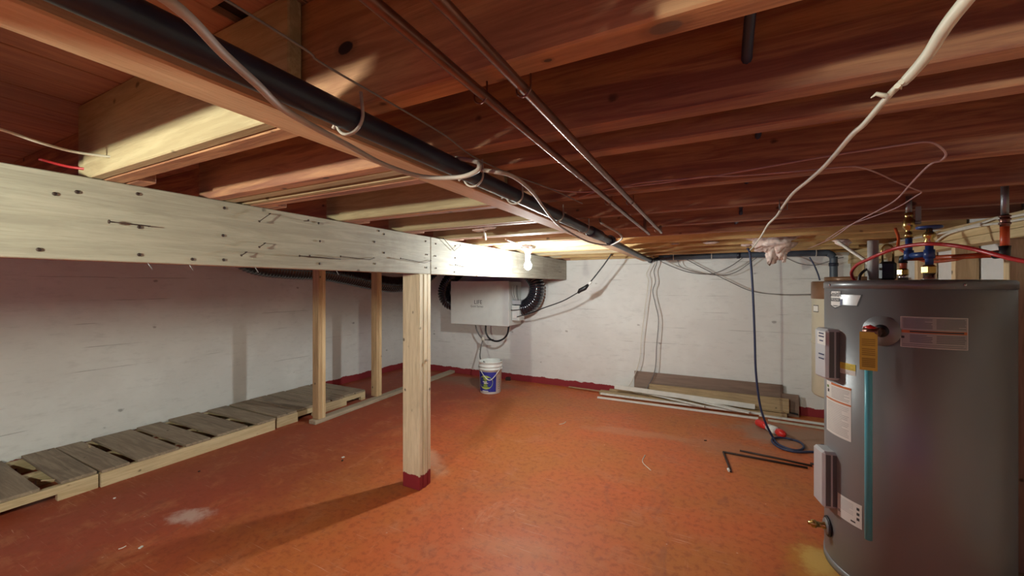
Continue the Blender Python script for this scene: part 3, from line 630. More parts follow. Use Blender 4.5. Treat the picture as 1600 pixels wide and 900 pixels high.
obj('right_flex_duct', corrug([(hx1 + .03, 4.66, 1.02), (hx1 + .14, 4.65, 1.03), (hx1 + .25, 4.64, 1.10), (hx1 + .31, 4.63, 1.22), (hx1 + .30, 4.63, 1.36), (hx1 + .2, 4.64, 1.50), (hx1 + .12, 4.65, 1.62), (hx1 + .10, 4.65, 1.80)], .10, .008, .030), M_DUCT, None,
    label='black corrugated duct curving up from the right side of the wall ventilator', category='duct').name = 'flex_duct'
obj('flex_duct', corrug([(hx0 - .01, 4.66, 1.08), (hx0 - .12, 4.66, 1.05), (hx0 - .22, 4.65, 1.10), (hx0 - .26, 4.64, 1.22), (hx0 - .20, 4.64, 1.36), (hx0 - .08, 4.65, 1.47), (hx0 + .06, 4.65, 1.60), (hx0 + .08, 4.65, 1.8)], .09, .008, .030), M_DUCT, None,
    label='black corrugated duct in a tight bend at the left side of the wall ventilator', category='duct')
obj('flex_duct', corrug([(-4.1, 2.1, 1.82), (-4.1, 2.13, 1.66), (-4.08, 2.32, 1.535), (-4.05, 2.65, 1.495), (-4.0, 3.0, 1.485), (-3.96, 3.3, 1.44), (-3.92, 3.7, 1.37), (-3.88, 4.05, 1.33), (-3.82, 4.35, 1.37), (-3.72, 4.58, 1.48), (-3.66, 4.66, 1.62), (-3.66, 4.66, 1.80)], .105, .004, .03), M_DUCT, None,
    label='long sagging black insulated duct high along the left wall behind the studs', category='duct')
# hoses below
def hose(L, y, r, m, lab, nm='hose'): return cable(nm, [ony(px, py, y) for px, py in L], r, m, lab, 'hose', n=10)
hose([(759, 508), (759, 518), (763, 527), (770, 532), (778, 533), (787, 529), (793, 521), (795, 509)], 4.56, .012, M_BLACK, 'black hose looping below the right half of the wall ventilator')
hose([(743, 508), (745, 516), (750, 525), (755, 530), (762, 531), (771, 531)], 4.60, .010, M_GREYW, 'grey hose from the ventilator to the small white tee')
obj('hose_tee', MB().lathe([(.001, 0), (.022, 0), (.024, .03), (.016, .05), (.001, .05)], ony(755, 532, 4.56), 12), M_WCABLE, None, label='small white hose tee below the wall ventilator', category='fitting')
bp_ = onz(765, 612, 0)
BKT = Vector((-2.425, 4.19, 0))
cable('drain_hose', [ony(754, 532, 4.56), ony(751, 545, 4.5), ony(750.5, 560, 4.30), Vector((BKT.x - .095, BKT.y + .03, .34)), Vector((BKT.x - .09, BKT.y + .02, .22)), Vector((BKT.x - .07, BKT.y, .06))], .008, M_GREYW, 'slim grey drain hose ending in the white bucket', 'hose')

# ---------------------------------------------------------------- bucket
bk = thing('plastic_bucket', 'white plastic bucket with a blue and lime green label by the back wall', 'bucket', BKT)
prof = [(.001, 0), (.122, 0), (.128, .006), (.140, .29), (.150, .292), (.150, .306), (.142, .308), (.143, .325), (.150, .327), (.150, .338), (.143, .340), (.144, .375), (.149, .377), (.149, .388), (.142, .388), (.140, .375), (.124, .012), (.001, .012)]
obj('pail', MB().lathe(prof, BKT, 48), M_BUCK, bk)
def cyl_patch(c, r0, r1, z0, z1, a0, a1, n=16, mz=1, m=0, mb=None, t=.0006):
    """thin curved patch on a (slightly conical) round wall; angles in degrees"""
    mb = mb or MB(); vs = []; fs = []
    for j in range(mz + 1):
        z = z0 + (z1 - z0) * j / mz; r = r0 + (r1 - r0) * j / mz
        for i in range(n + 1):
            a = math.radians(a0 + (a1 - a0) * i / n); vs.append(Vector((c[0] + math.cos(a) * r, c[1] + math.sin(a) * r, z)))
    for j in range(mz):
        for i in range(n): k = j * (n + 1) + i; fs.append((k, k + 1, k + n + 2, k + n + 1))
    return mb.add(vs, fs, m, True)
br = lambda z: .128 + (.140 - .128) * (z - .006) / .284
bang = math.degrees(math.atan2(-BKT.y, -BKT.x))   # towards the viewer
m = cyl_patch(BKT, br(.03) + .001, br(.27) + .001, .03, .27, bang - 75, bang + 30)
obj('label', m, M_BLUEL, bk, label='blue label')
m = MB(); ca = bang - 28; cz = .145
vs = [];
for k in range(33):
    a = 2 * math.pi * k / 32
    rr = (0.100, .085) [0]
    an = ca + math.degrees(.095 * math.cos(a) / .136); z = cz + .085 * math.sin(a); r = br(z) + .002
    vs.append(Vector((BKT.x + math.cos(math.radians(an)) * r, BKT.y + math.sin(math.radians(an)) * r, z)))
r = br(cz) + .004; cc = Vector((BKT.x + math.cos(math.radians(ca)) * r, BKT.y + math.sin(math.radians(ca)) * r, cz))
fs = [(0, k + 1, k + 2) for k in range(32)]
m.add([cc] + vs, fs, 0, True); obj('label_roundel', m, M_GRNL, bk, label='lime green round emblem')
m = MB()
for i, (dz, w0, w1) in enumerate(((.055, -12, 12), (.03, -20, 24), (-.03, -24, 14), (-.052, -18, 20))):
    cyl_patch(BKT, br(cz + dz) + .0045, br(cz + dz) + .0045, cz + dz - .004, cz + dz + .004, ca + w0, ca + w1, 8, mb=m)
obj('label_print', m, M_GRND, bk)
m = MB()
for i, (dz, w0, w1) in enumerate(((.008, -14, 10), (-.008, -8, 16), (-.105, -18, 16))):
    cyl_patch(BKT, br(cz + dz) + .0048, br(cz + dz) + .0048, cz + dz - .005, cz + dz + .005, ca + w0, ca + w1, 8, mb=m)
for i in range(7): cyl_patch(BKT, br(.06 + .025 * i) + .0012, br(.06 + .025 * i) + .0012, .06 + .025 * i, .07 + .025 * i, bang + 44, bang + 58, 4, mb=m, m=1)
obj('label_print', m, [M_BUCK, M_INKG], bk, kind='stuff')
# bail handle
pa = math.radians(bang + 55); pb = math.radians(bang - 95)
A0 = BKT + Vector((math.cos(pa) * .152, math.sin(pa) * .152, .315)); B0 = BKT + Vector((math.cos(pb) * .152, math.sin(pb) * .152, .315))
fw = Vector((math.cos(math.radians(bang)), math.sin(math.radians(bang)), 0))
mid = (A0 + B0) / 2 + fw * .16 + Vector((0, 0, -.125))
obj('bail_handle', MB().tube(spline([A0, A0.lerp(mid, .5) + fw * .045 + Vector((0, 0, -.012)), mid, B0.lerp(mid, .5) + fw * .06 + Vector((0, 0, -.012)), B0], 6), .0045, 8), M_BUCK, bk)

# ---------------------------------------------------------------- lumber and trim against the back wall
def plank_between(p, q, w_, h_, mat, name, label, cat, roll=0, group=None, zoff=0):
    p = Vector(p); q = Vector(q); d = q - p; L = d.length; yaw = math.atan2(d.y, d.x); pitch = -math.asin(d.z / L)
    R = RZ(yaw) @ Matrix.Rotation(pitch, 3, 'Y') @ Matrix.Rotation(roll, 3, 'X')
    c = (p + q) / 2
    o = obj(name, MB().box((0, 0, 0), (L, w_, h_), ch=.0015), mat, None, origin=(0, 0, 0), label=label, category=cat)
    o.rotation_euler = R.to_euler(); o.location = c + R @ Vector((0, w_ / 2, -h_ / 2)) + Vector((0, 0, zoff))
    if group: o['group'] = group
    return o
def panel(x0, x1, h, y0, y1, name, label, mat):
    return obj(name, MB().box(((x0 + x1) / 2, 0, h / 2), (x1 - x0, .014, h), Matrix.Rotation(-math.atan2(y1 - y0, h), 3, 'X'), ch=.001), mat, None, label=label, category='panel', origin=((x0 + x1) / 2, 0, 0))
for (x0, x1, h, yy, tilt, lab) in ((-.80, .67, .30, 4.79, .10, 'long dark brown panel leaning on the foot of the back wall'), (.45, .80, .22, 4.765, .13, 'shorter brown panel leaning at the right end of the long one')):
    R = Matrix.Rotation(-tilt, 3, 'X'); vs = MB().box((0, 0, h / 2), (x1 - x0, .012, h), ch=.001)
    o = obj('brown_panel', vs, W_BROWN, None, origin=(0, 0, 0), label=lab, category='panel'); o.rotation_euler = R.to_euler(); o.location = ((x0 + x1) / 2, yy, .001)
GR = 'trim strips on the floor by the back wall'
obj('timber_board', MB().box((-.25, 4.725, .0205), (1.88, .09, .040), RZ(.01), ch=.003), W_TAN, None, label='flat tan board under the pile, its end showing at the far left', category='board')
o = obj('timber_plank', MB().box((0, 0, .07), (1.33, .038, .14), ch=.003), W_TAN, None, origin=(0, 0, 0), label='tan plank on its edge in front of the brown panels', category='plank'); o.rotation_euler = (-.08, 0, 0); o.location = (.045, 4.725, .042)
tz = lambda px, py, z: onz(px, py, z)
plank_between(tz(952, 609, .054), tz(1090, 622, .054), .060, .013, W_TAN, 'timber_offcut', 'short thin tan offcut lying on the left end of the pile', 'offcut')
plank_between(tz(888, 604, .018), tz(1003, 620, .034), .025, .010, W_TAN, 'wooden_stick', 'thin wooden stick poking out farthest left of the pile', 'stick')
plank_between(tz(933, 620, .020), tz(1185, 653, .020), .026, .018, M_TRIM, 'trim_strip', 'frontmost white trim strip, its right end at the red bottle', 'trim', group=GR)
plank_between(tz(938, 614, .044), tz(1192, 646, .044), .026, .020, M_TRIM, 'trim_strip', 'white trim strip just behind the frontmost one', 'trim', group=GR)
p0 = ony(960, 601, 4.655); p1 = ony(1180, 632, 4.655)
plank_between(p0, p1, .016, .050, M_TRIM, 'trim_strip', 'white trim strip on edge, highest on the pile before the tan plank', 'trim', group=GR)
plank_between(tz(1038, 615, .085), tz(1170, 645, .058), .070, .012, M_TRIM, 'trim_strip', 'wide flat white trim strip slanting across the middle of the pile', 'trim', group=GR)
plank_between(tz(1003, 613, .080), tz(1100, 635, .060), .040, .010, M_TRIM, 'trim_strip', 'short white trim strip slanting left of the wide flat one', 'trim', group=GR)
plank_between(tz(1110, 628, .062), tz(1225, 644, .058), .030, .010, W_TAN, 'timber_strip', 'dull wooden strip lying behind the white trim on the right', 'strip')
plank_between(tz(1186, 648, .036), tz(1300, 664, .036), .030, .016, M_TRIM, 'trim_strip', 'white trim strip behind the red bottle, running behind the heater', 'trim', group=GR)
plank_between(tz(1200, 656, .016), tz(1300, 671, .016), .034, .014, M_TRIMB, 'trim_strip', 'cream trim strip nearest the red bottle at the right end', 'trim', group=GR)
plank_between(tz(1217, 640, .056), tz(1247, 647, .040), .04, .014, M_BLACK, 'dark_offcut', 'small black offcut at the end of the tan plank', 'offcut')

# ---------------------------------------------------------------- red bottle
P = onz(1184, 660, .034); Q = onz(1226, 680, .034); P.z = Q.z = .036
d = (Q - P); L = d.length; ax = d.normalized()
bt = thing('red_bottle', 'clear and red plastic bottle lying on the floor before the trim', 'bottle', (P + Q) / 2 - Vector((0, 0, .036)))
obj('red_base', MB().lathe([(.001, 0), (.030, 0), (.035, .01), (.034, L * .28), (.028, L * .40), (.001, L * .40)], P, 20, axis=ax), M_RED, bt)
obj('clear_body', MB().lathe([(.001, L * .36), (.028, L * .38), (.033, L * .48), (.034, L * .70), (.026, L * .80), (.001, L * .80)], P, 20, axis=ax), M_CLEAR, bt)
obj('label', MB().lathe([(.0345, L * .56), (.035, L * .57), (.035, L * .72), (.0345, L * .73)], P, 20, axis=ax), M_LBL, bt)
obj('red_cap', MB().lathe([(.001, L * .74), (.028, L * .74), (.034, L * .82), (.035, L * .90), (.028, L * .97), (.014, L * 1.01), (.001, L * 1.02)], P, 20, axis=ax), M_RED, bt)

# ---------------------------------------------------------------- rods and debris
a, b, c = onz(1130, 706, .008), onz(1262, 731, .008), onz(1142, 737, .008)
t = thing('bent_rod', 'dark iron rod with a right-angled arm and white tip on the floor', 'rod', (a + b) / 2 - Vector((0, 0, .008)))
obj('rod', MB().tube([c, a.lerp(c, .03), a, a.lerp(b, .02), b], .0075, 8), M_IRON, t)
obj('rod_tip', MB().tube([c + (a - c).normalized() * .0 + Vector((-.012, 0, .004)), c + (a - c).normalized() * .03 + Vector((-.012, 0, .004))], .009, 8), M_PORC, t, label='white tip')
cable('iron_rod', [onz(1156, 704, .007), onz(1215, 716, .007), onz(1269, 728, .007)], .0075, M_IRON, 'straight rusty rod lying beside the bent one', 'rod', 1)
cable('iron_rod', [onz(1266, 724, .007), onz(1280, 727, .007), onz(1296, 730, .007)], .0075, M_IRON, 'short rusty rod whose end hides behind the heater', 'rod', 1)
for px, py, qx, qy, r, mt, lab in ((1008, 711, 1017, 735, .0028, M_WCABLE, 'thin curved white straw on the open floor'), (874, 663, 884, 659, .003, M_WCABLE, 'tiny twist of pale wire on the floor before the pile'), (185, 858, 197, 853, .0022, M_LBL, 'pale sliver on the near left floor'), (1100, 688, 1104, 688, .004, M_IRON, 'dark crumb on the floor left of the rods')):
    p, q = onz(px, py, r), onz(qx, qy, r); md = (p + q) / 2 + Vector(((q - p).y, -(q - p).x, 0)) * .15; md.z = r
    cable('floor_litter', [p, md, q], r, mt, lab, 'litter', 4, 6)
for px, py, s, mt, lab in ((536, 715, .014, M_LBL, 'white paper chip on the floor left of the three-ply post'), (220, 856, .012, M_LBL, 'white paper chip on the near left floor'), (535, 720, .012, M_IRON, 'dark chip next to the white paper chip by the post'), (311, 737, .009, M_IRON, 'dark chip on the floor before the middle pallet'), (179, 779, .008, M_LBL, 'small pale chip on the floor before the nearest pallet')):
    p = onz(px, py, .0); obj('floor_chip', MB().box((p.x, p.y, .003), (s * 1.5, s, .006), RZ(random.random() * 3), ch=.001), mt, None, label=lab, category='litter')
p = onz(794, 594, 0); obj('dark_block', MB().box((p.x, p.y, .02), (.07, .05, .04), RZ(.3), ch=.004), M_IRON, None, label='small dark block on the floor right of the white bucket', category='block')

# ---------------------------------------------------------------- grey water heater
HC = Vector((.805, 2.378, 0)); HR = .30; HT = 1.34
ht = thing('water_heater', 'big grey cylindrical water heater at the right, with labels and a cyan tube', 'heater', HC)
obj('tank_jacket', MB().lathe([(.001, .02), (HR - .015, .02), (HR, .035), (HR, 1.303), (HR - .002, 1.3035), (HR - .002, 1.306)], HC, 96), M_HEAT, ht)
obj('base_ring', MB().lathe([(.001, 0), (HR - .01, 0), (HR + .003, .002), (HR + .003, .034), (HR - .004, .036)], HC, 96), M_HEAT, ht)
obj('top_cap', MB().lathe([(HR - .002, 1.305), (HR + .003, 1.306), (HR + .003, 1.334), (HR - .004, 1.340), (HR - .04, 1.343), (.001, 1.345)], HC, 96), M_HEATT, ht)
def hit(px, py, R=HR, C=HC):
    r = ray(px, py); a = r.x * r.x + r.y * r.y; b = -2 * (r.x * C.x + r.y * C.y); c = C.x ** 2 + C.y ** 2 - R * R
    D = b * b - 4 * a * c; t = (-b - math.sqrt(max(D, 0))) / (2 * a); p = Vector((r.x * t, r.y * t, EYE + r.z * t))
    return math.degrees(math.atan2(p.y - C.y, p.x - C.x)) % 360, p.z
def cp(a, z, r=HR): a = math.radians(a); return HC + Vector((math.cos(a) * r, math.sin(a) * r, z))
def tang(a): a = math.radians(a); return Vector((math.cos(a), math.sin(a), 0)), Vector((-math.sin(a), math.cos(a), 0))
def hpatch(a0, a1, z0, z1, m, dr=.0008, mb=None, k=0, n=12):
    return cyl_patch(HC, HR + dr, HR + dr, z0, z1, a0, a1, n, m=k, mb=mb)
def htext(s, a, z, size, m, dr=.002, name='lettering', parent=None):
    cu = bpy.data.curves.new('t', 'FONT'); cu.body = s; cu.size = size; cu.align_x = 'CENTER'; cu.align_y = 'CENTER'; cu.resolution_u = 2
    to = bpy.data.objects.new('t', cu); COL.objects.link(to); bpy.context.view_layer.update()
    me = bpy.data.meshes.new_from_object(to.evaluated_get(bpy.context.evaluated_depsgraph_get()))
    mb = MB(); vs = []
    for v in me.vertices:
        aa = a + math.degrees(v.co.x / HR); vs.append(cp(aa, z + v.co.y, HR + dr))
    mb.add(vs, [tuple(p.vertices) for p in me.polygons]); bpy.data.objects.remove(to); bpy.data.meshes.remove(me)
    return obj(name, mb, m, parent or ht)
# side seam highlights / screws
for px in (1298, 1507):
    a, z = hit(px, 447); n_, _ = tang(a); obj('screw', MB().lathe([(.0001, 0), (.006, 0), (.005, .003), (.0001, .004)], cp(a, 1.322, HR + .003), 10, axis=n_), M_CHROME, ht)
# badge
aL, _ = hit(1299, 465); aR, _ = hit(1313, 465); z1 = hit(1306, 455)[1]; z0 = hit(1306, 481)[1]
mb = MB(); hpatch(aL - 1, aR + 1, z0 + .008, z1 + .003, 0, .0006, mb, 1); hpatch(aL, aR, z0 + .012, z1, 0, .0012, mb, 0)
hpatch(aL, aR, z0 + .030, z0 + .045, 0, .0018, mb, 1)
am = (aL + aR) / 2
mb.add([cp(aL - 1, z0 + .008, HR + .001), cp(aR + 1, z0 + .008, HR + .001), cp(am, z0 - .004, HR + .001)], [(0, 1, 2)], 1); mb.add([cp(aL, z0 + .0125, HR + .0014), cp(aR, z0 + .0125, HR + .0014), cp(am, z0 + .001, HR + .0014)], [(0, 1, 2)], 0)
badge = obj('brand_badge', mb, [M_LBL, M_INK], ht, label='white badge with black border')
htext('Smith', am, z0 + .063, .034, M_INK, .0022, parent=badge)
htext('PROLINE', am, z0 + .0375, .013, M_LBL, .0026, parent=badge)
mb = MB(); a2, _ = hit(1348, 460); a3, _ = hit(1341, 478); zt = hit(1330, 460)[1]; zb = hit(1330, 478)[1]
n = 14; 
def flag(dr, g, k):
    vs = []
    for i in range(n + 1):
        f = i / n; at = aR + (a2 - aR - g) * f; ab = aR + (a3 - aR - g) * f
        vs += [cp(ab, zb + g * .0022, HR + dr), cp(at, zt - g * .0022, HR + dr)]
    mb.add(vs, [(2 * i, 2 * i + 2, 2 * i + 3, 2 * i + 1) for i in range(n)], k)
flag(.0007, 0, 1); flag(.0012, 1.1, 0)
hpatch(aR, aR + (a2 - aR) * .14, zb + .001, zb + (zt - zb) * .55, 0, .0018, mb, 2, 4)
obj('silver_flag', mb, [M_SILV, M_INK, M_NAVY], ht, label='silver pennant beside the badge')
# labels
def lines(mb, a0, a1, z0, z1, n, k, dr=.0016, fill=.45, jit=.0):
    for i in range(n):
        z = z1 - (z1 - z0) * (i + .5) / n; h = (z1 - z0) / n * fill
        e = a1 - (a1 - a0) * random.choice((0, 0, .04, .25)) ; hpatch(a0, e, z - h / 2, z + h / 2, 0, dr, mb, k, 5)
aL, zt = hit(1407, 494); aR, _ = hit(1512, 500); zb = hit(1404, 541)[1]
mb = MB(); hpatch(aL, aR, zb, zt, 0, .0008, mb, 0); w_ = aR - aL; zm = zb + (zt - zb) * .47
hpatch(aL, aR, zm, zm + .011, 0, .0014, mb, 1); hpatch(aL + w_ * .14, aL + w_ * .94, zm + .003, zm + .009, 0, .0018, mb, 4)
for (p, q) in ((.04, .47), (.53, .97)):
    lines(mb, aL + w_ * p, aL + w_ * q, zm + .018, zt - .006, 8, 2); lines(mb, aL + w_ * (p + (.1 if p < .1 else 0)), aL + w_ * q, zb + .02, zm - .005, 5, 2)
lines(mb, aL + w_ * .03, aL + w_ * .97, zb + .003, zb + .016, 2, 3, fill=.25)
hpatch(aL + w_ * .01, aL + w_ * .06, zm - .022, zm - .013, 0, .0018, mb, 4)
hpatch(aL, aR, zt - .0015, zt, 0, .0018, mb, 5); hpatch(aL, aR, zb, zb + .0015, 0, .0018, mb, 5); hpatch(aL, aL + .4, zb, zt, 0, .0018, mb, 5, 1); hpatch(aR - .4, aR, zb, zt, 0, .0018, mb, 5, 1)
obj('warning_label', mb, [M_LBLC, M_ORG, M_RIB, M_RIB, M_INK, M_LBL], ht, label='see-through label with orange stripe')
aL, zt0 = hit(1292, 596); aR, zt = hit(1330, 610); zb = hit(1327, 690)[1]
zt = hit(1330, 607)[1]
mb = MB(); w_ = aR - aL; hpatch(aL, aR, zb, zt, 0, .0008, mb, 0); hpatch(aL + w_ * .3, aR, zt - .010, zt, 0, .0014, mb, 1)
zm = zt - (zt - zb) * .33; hpatch(aL, aR, zm - .004, zm + .003, 0, .0014, mb, 1)
lines(mb, aL + w_ * .32, aR - w_ * .04, zm + .01, zt - .015, 8, 2, fill=.35); lines(mb, aL + w_ * .10, aR - w_ * .06, zb + .01, zm - .012, 18, 2, fill=.28)
hpatch(aL + w_ * .1, aL + w_ * .2, zt - .05, zt - .035, 0, .0016, mb, 3, 3); hpatch(aL + w_ * .06, aL + w_ * .18, zt - .03, zt - .018, 0, .0016, mb, 4, 3)
obj('instruction_label', mb, [M_LBL, M_ORG, M_INKG, M_INK, M_GRND], ht, label='long white label with orange bars')
aL, zt = hit(1313, 564); aR, _ = hit(1337, 570); zb = hit(1337, 588)[1]
mb = MB(); w_ = aR - aL; hpatch(aL, aR, zb, zt - .003, 0, .0008, mb, 0); hpatch(aL, aR, zb + (zt - zb) * .4, zt - .003, 0, .0012, mb, 1)
lines(mb, aL + w_ * .1, aR - w_ * .1, zb + (zt - zb) * .45, zt - .008, 4, 2, fill=.3); lines(mb, aL + w_ * .05, aL + w_ * .6, zb + .004, zb + .016, 2, 3, fill=.3)
obj('yellow_sticker', mb, [M_LBL, M_YEL, M_YELI, M_INKG], ht, label='yellow and white sticker')
aL, zt = hit(1309, 771); aR, zt2 = hit(1347, 785); zb = hit(1343, 826)[1]; zt = hit(1330, 782)[1]
mb = MB(); w_ = aR - aL; hpatch(aL, aR, zb, zt, 0, .0008, mb, 0)
lines(mb, aL + w_ * .1, aL + w_ * .7, zb + .04, zt - .01, 8, 1, fill=.22); lines(mb, aL + w_ * .03, aL + w_ * .17, zb + .022, zb + .034, 2, 2, fill=.5); lines(mb, aL + w_ * .6, aL + w_ * .78, zb + .012, zb + .020, 1, 2, fill=.8)
for i in range(3): hpatch(aR - w_ * .18, aR - w_ * .08, zb + .03 + i * .022, zb + .042 + i * .022, 0, .0016, mb, 2, 4)
obj('rating_plate', mb, [M_LBL, M_INKG, M_INK], ht, label='white rating plate')
# element covers
def cover(px0, px1, py0, py1, top_label):
    a, _ = hit(px1 + 2, (py0 + py1) / 2); z1 = hit(px1 + 2, py0)[1]; z0 = hit(px1 + 2, py1)[1]
    w_ = .105; a -= math.degrees((w_ / 2) / HR); nn, tt = tang(a); c = cp(a, (z0 + z1) / 2, HR - .02 + .034); R = Matrix((nn, tt, Vector((0, 0, 1)))).transposed()
    cv = obj('element_cover', MB().box(c, (.068, w_, z1 - z0), R, ch=.010), M_COVER, ht)
    for dn in (-.014, .013):
        obj('cover_rib', MB().box(c + nn * dn + tt * (w_ / 2 + .0005), (.019, .002, (z1 - z0) * .90), R), M_RIB, cv)
    if top_label:
        zz = z1 - .035; obj('cover_label', MB().box(c + nn * .0345 + Vector((0, 0, (z1 - z0) / 2 - .045)) + tt * .012, (.001, .07, .06), R), M_LBL, cv)
        m = MB()
        for i, (h, ww) in enumerate(((.022, .04), (.008, .045), (-.012, .03), (-.075, .045), (-.095, .045))):
            m.box(c + nn * .0355 + Vector((0, 0, (z1 - z0) / 2 - .045 + h)) + tt * .012, (.001, ww, .006), R)
        obj('cover_print', m, M_NAVY, cv, kind='stuff')
cover(1287, 1310, 515, 595, True); cover(1281, 1305, 708, 797, False)
# drain valve
a, z = hit(1294, 822); nn, tt = tang(a); c = cp(a, z, HR)
obj('valve_plate', MB().lathe([(.001, 0), (.046, 0), (.046, .005), (.040, .008), (.001, .008)], c, 24, axis=nn), M_BLACK, ht)
obj('valve_plate', MB().lathe([(.001, .006), (.038, .006), (.034, .012), (.001, .012)], c, 24, axis=nn), M_HEAT, ht)
obj('drain_valve', MB().lathe([(.001, 0), (.016, 0), (.016, .02), (.012, .025), (.013, .045), (.018, .05), (.018, .065), (.009, .07), (.009, .08), (.001, .08)], c, 12, axis=nn), M_BRASS, ht)
# relief valve, tag, tube
a, z = hit(1377, 517); nn, tt = tang(a); c = cp(a, z, HR)
obj('port_plate', MB().lathe([(.001, 0), (.062, 0), (.062, .0015), (.001, .0015)], c, 32, axis=nn), M_HEAT, ht)
obj('valve_plate', MB().lathe([(.001, 0), (.026, 0), (.026, .005), (.001, .005)], c, 24, axis=nn), M_BLACK, ht)
c2 = c + nn * .075
tt_l = -tt if (cp(a - 5, z) - c).dot(Vector((RGT[0], RGT[1], 0))) < 0 and (-tt).dot(Vector((RGT[0], RGT[1], 0))) < 0 else tt
tt_l = tt if tt.dot(Vector((RGT[0], RGT[1], 0))) < 0 else -tt
rv = obj('relief_valve', MB().tube([c, c + nn * .05, c2], [.015, .015, .02], 14).tube([c2 + tt_l * -.02, c2 + tt_l * .03], .018, 14), M_COPPER, ht)
obj('valve_lever', MB().tube([c2 + tt_l * .03 + Vector((0, 0, .012)), c2 + tt_l * .012 + Vector((0, 0, .016)), c2 + tt_l * -.01 + Vector((0, 0, .006))], [.008, .013, .012], 10), M_RED, rv)
tubx = c2 + tt_l * .0
tp = pd(1357, 573, math.hypot(c2.x, c2.y)); ztb = .285
obj('discharge_tube', MB().tube([Vector((tp.x, tp.y, z - .01)), Vector((tp.x, tp.y, ztb))], .0125, 20), M_CYAN, ht, label='cyan discharge tube')
obj('tube_elbow', MB().tube(spline([c2, c2.lerp(Vector((tp.x, tp.y, z)), .7), Vector((tp.x, tp.y, z - .012)), Vector((tp.x, tp.y, z - .03))], 4), .016, 14), M_COPPER, rv)
# tag hangs in front of the tube
tg = Vector((tp.x, tp.y, 0)); vdir = Vector((-tg.x, -tg.y, 0)).normalized(); side = Vector((-vdir.y, vdir.x, 0))
tc = tg + vdir * .019; ztop = z + .0; zbt = z - .155; R = Matrix((side, vdir, Vector((0, 0, 1)))).transposed() if side.cross(vdir).z > 0 else Matrix((-side, vdir, Vector((0, 0, 1)))).transposed()
tag = obj('paper_tag', MB().box(Vector((tc.x, tc.y, (ztop + zbt) / 2)), (.054, .0012, ztop - zbt), R, ch=0), M_YEL, ht, label='yellow paper tag')
m = MB()
for i in range(15):
    if i in (4, 9): continue
    zz = ztop - .03 - i * .0078; m.box(Vector((tc.x, tc.y, zz)) + vdir * .001, (.040, .0006, .0045 if i < 10 else .0062), R)
obj('tag_print', m, M_YELI, tag)
# top fittings
P1 = pd(1452, 440, 2.30); P2_ = pd(1411, 440, 2.44)
def vert(p, a, b): return [Vector((p.x, p.y, a)), Vector((p.x, p.y, b))]
zq = lambda px, py, D: pd(px, py, D).z
Zt = 1.343
cw = thing('cold_water_pipe', 'blue water pipe with brass valves rising from the grey heater', 'pipe', (P1.x, P1.y, Zt))
obj('nipple', MB().lathe([(.001, 0), (.024, 0), (.024, .004), (.018, .006), (.018, .034), (.001, .034)], (P1.x, P1.y, Zt), 20), M_CHROME, cw)
obj('union_nut', MB().lathe([(.001, .026), (.023, .026), (.024, .03), (.024, .052), (.016, .06), (.001, .06)], (P1.x, P1.y, Zt), 6, smooth=False), M_BRASS, cw)
zv = lambda py: zq(1452, py, 2.30)
obj('blue_pipe', MB().tube(vert(P1, Zt + .05, zv(383)), .0125, 14), M_BLUET, cw)
obj('tee', MB().tube(vert(P1, zv(404), zv(390)), .017, 14), M_BLUET, cw)
obj('pipe_joint', MB().tube(vert(P1, zv(421), zv(416)), .015, 14), M_BRASS, cw)
obj('stop_valve', MB().lathe([(.001, 0), (.012, 0), (.017, .008), (.012, .02), (.019, .028), (.019, .042), (.010, .05), (.008, .066), (.001, .066)], (P1.x, P1.y, zv(381)), 14), M_BRASS, cw)
hwz = zv(360)
obj('valve_handwheel', MB().tube([Vector((P1.x + .034 * math.cos(t), P1.y + .034 * math.sin(t), hwz + .012)) for t in [math.radians(k * 20) for k in range(19)]], .006, 8, cap=False).box((P1.x, P1.y, hwz + .012), (.06, .012, .007)).box((P1.x, P1.y, hwz + .012), (.012, .06, .007)), M_BLUET, cw)
P3 = pd(1420, 398, 2.36); zt3 = zq(1419, 397, 2.36)
obj('blue_branch', MB().tube([Vector((P1.x, P1.y, zv(397))), Vector((P3.x, P3.y, zv(397)))], .0115, 14), M_BLUET, cw)
obj('elbow', MB().tube(vert(P3, zv(397) - .016, zv(397) + .022), .016, 14), M_BLUET, cw)
obj('blue_pipe', MB().tube(vert(P3, zv(397), zq(1418, 370, 2.36)), .0115, 14), M_BLUET, cw)
zb_ = zq(1418, 371, 2.36)
obj('ball_valve', MB().lathe([(.001, -.004), (.014, -.004), (.015, .014), (.011, .02), (.011, .032), (.019, .042), (.021, .058), (.018, .074), (.012, .082), (.014, .09), (.014, .105), (.001, .105)], (P3.x, P3.y, zb_), 14), M_BRASS, cw)
obj('valve_lever', MB().box((P3.x + .026, P3.y - .01, zb_ + .09), (.018, .004, .075), ch=.001).tube([(P3.x, P3.y, zb_ + .06), (P3.x + .03, P3.y - .012, zb_ + .06)], .008, 10), M_STEEL, cw)
obj('steel_riser', MB().tube(vert(P3, zb_ + .1, 1.70), .010, 12), M_STEEL, cw)
hw = thing('hot_water_pipe', 'orange-red hot water pipe from the grey heater to the joists at right', 'pipe', (P2_.x, P2_.y, Zt))
obj('nipple', MB().lathe([(.001, 0), (.017, 0), (.017, .028), (.001, .028)], (P2_.x, P2_.y, Zt), 18), M_CHROME, hw)
obj('union_nut', MB().lathe([(.001, .022), (.019, .022), (.020, .026), (.020, .045), (.013, .052), (.001, .052)], (P2_.x, P2_.y, Zt), 6, smooth=False), M_BRASS, hw)
zh = zq(1412, 404, 2.44)
obj('red_pipe', MB().tube(vert(P2_, Zt + .04, zh), .0115, 14), M_ORNT, hw)
PR = pd(1570, 398, 2.27); PR.z = zh - .006
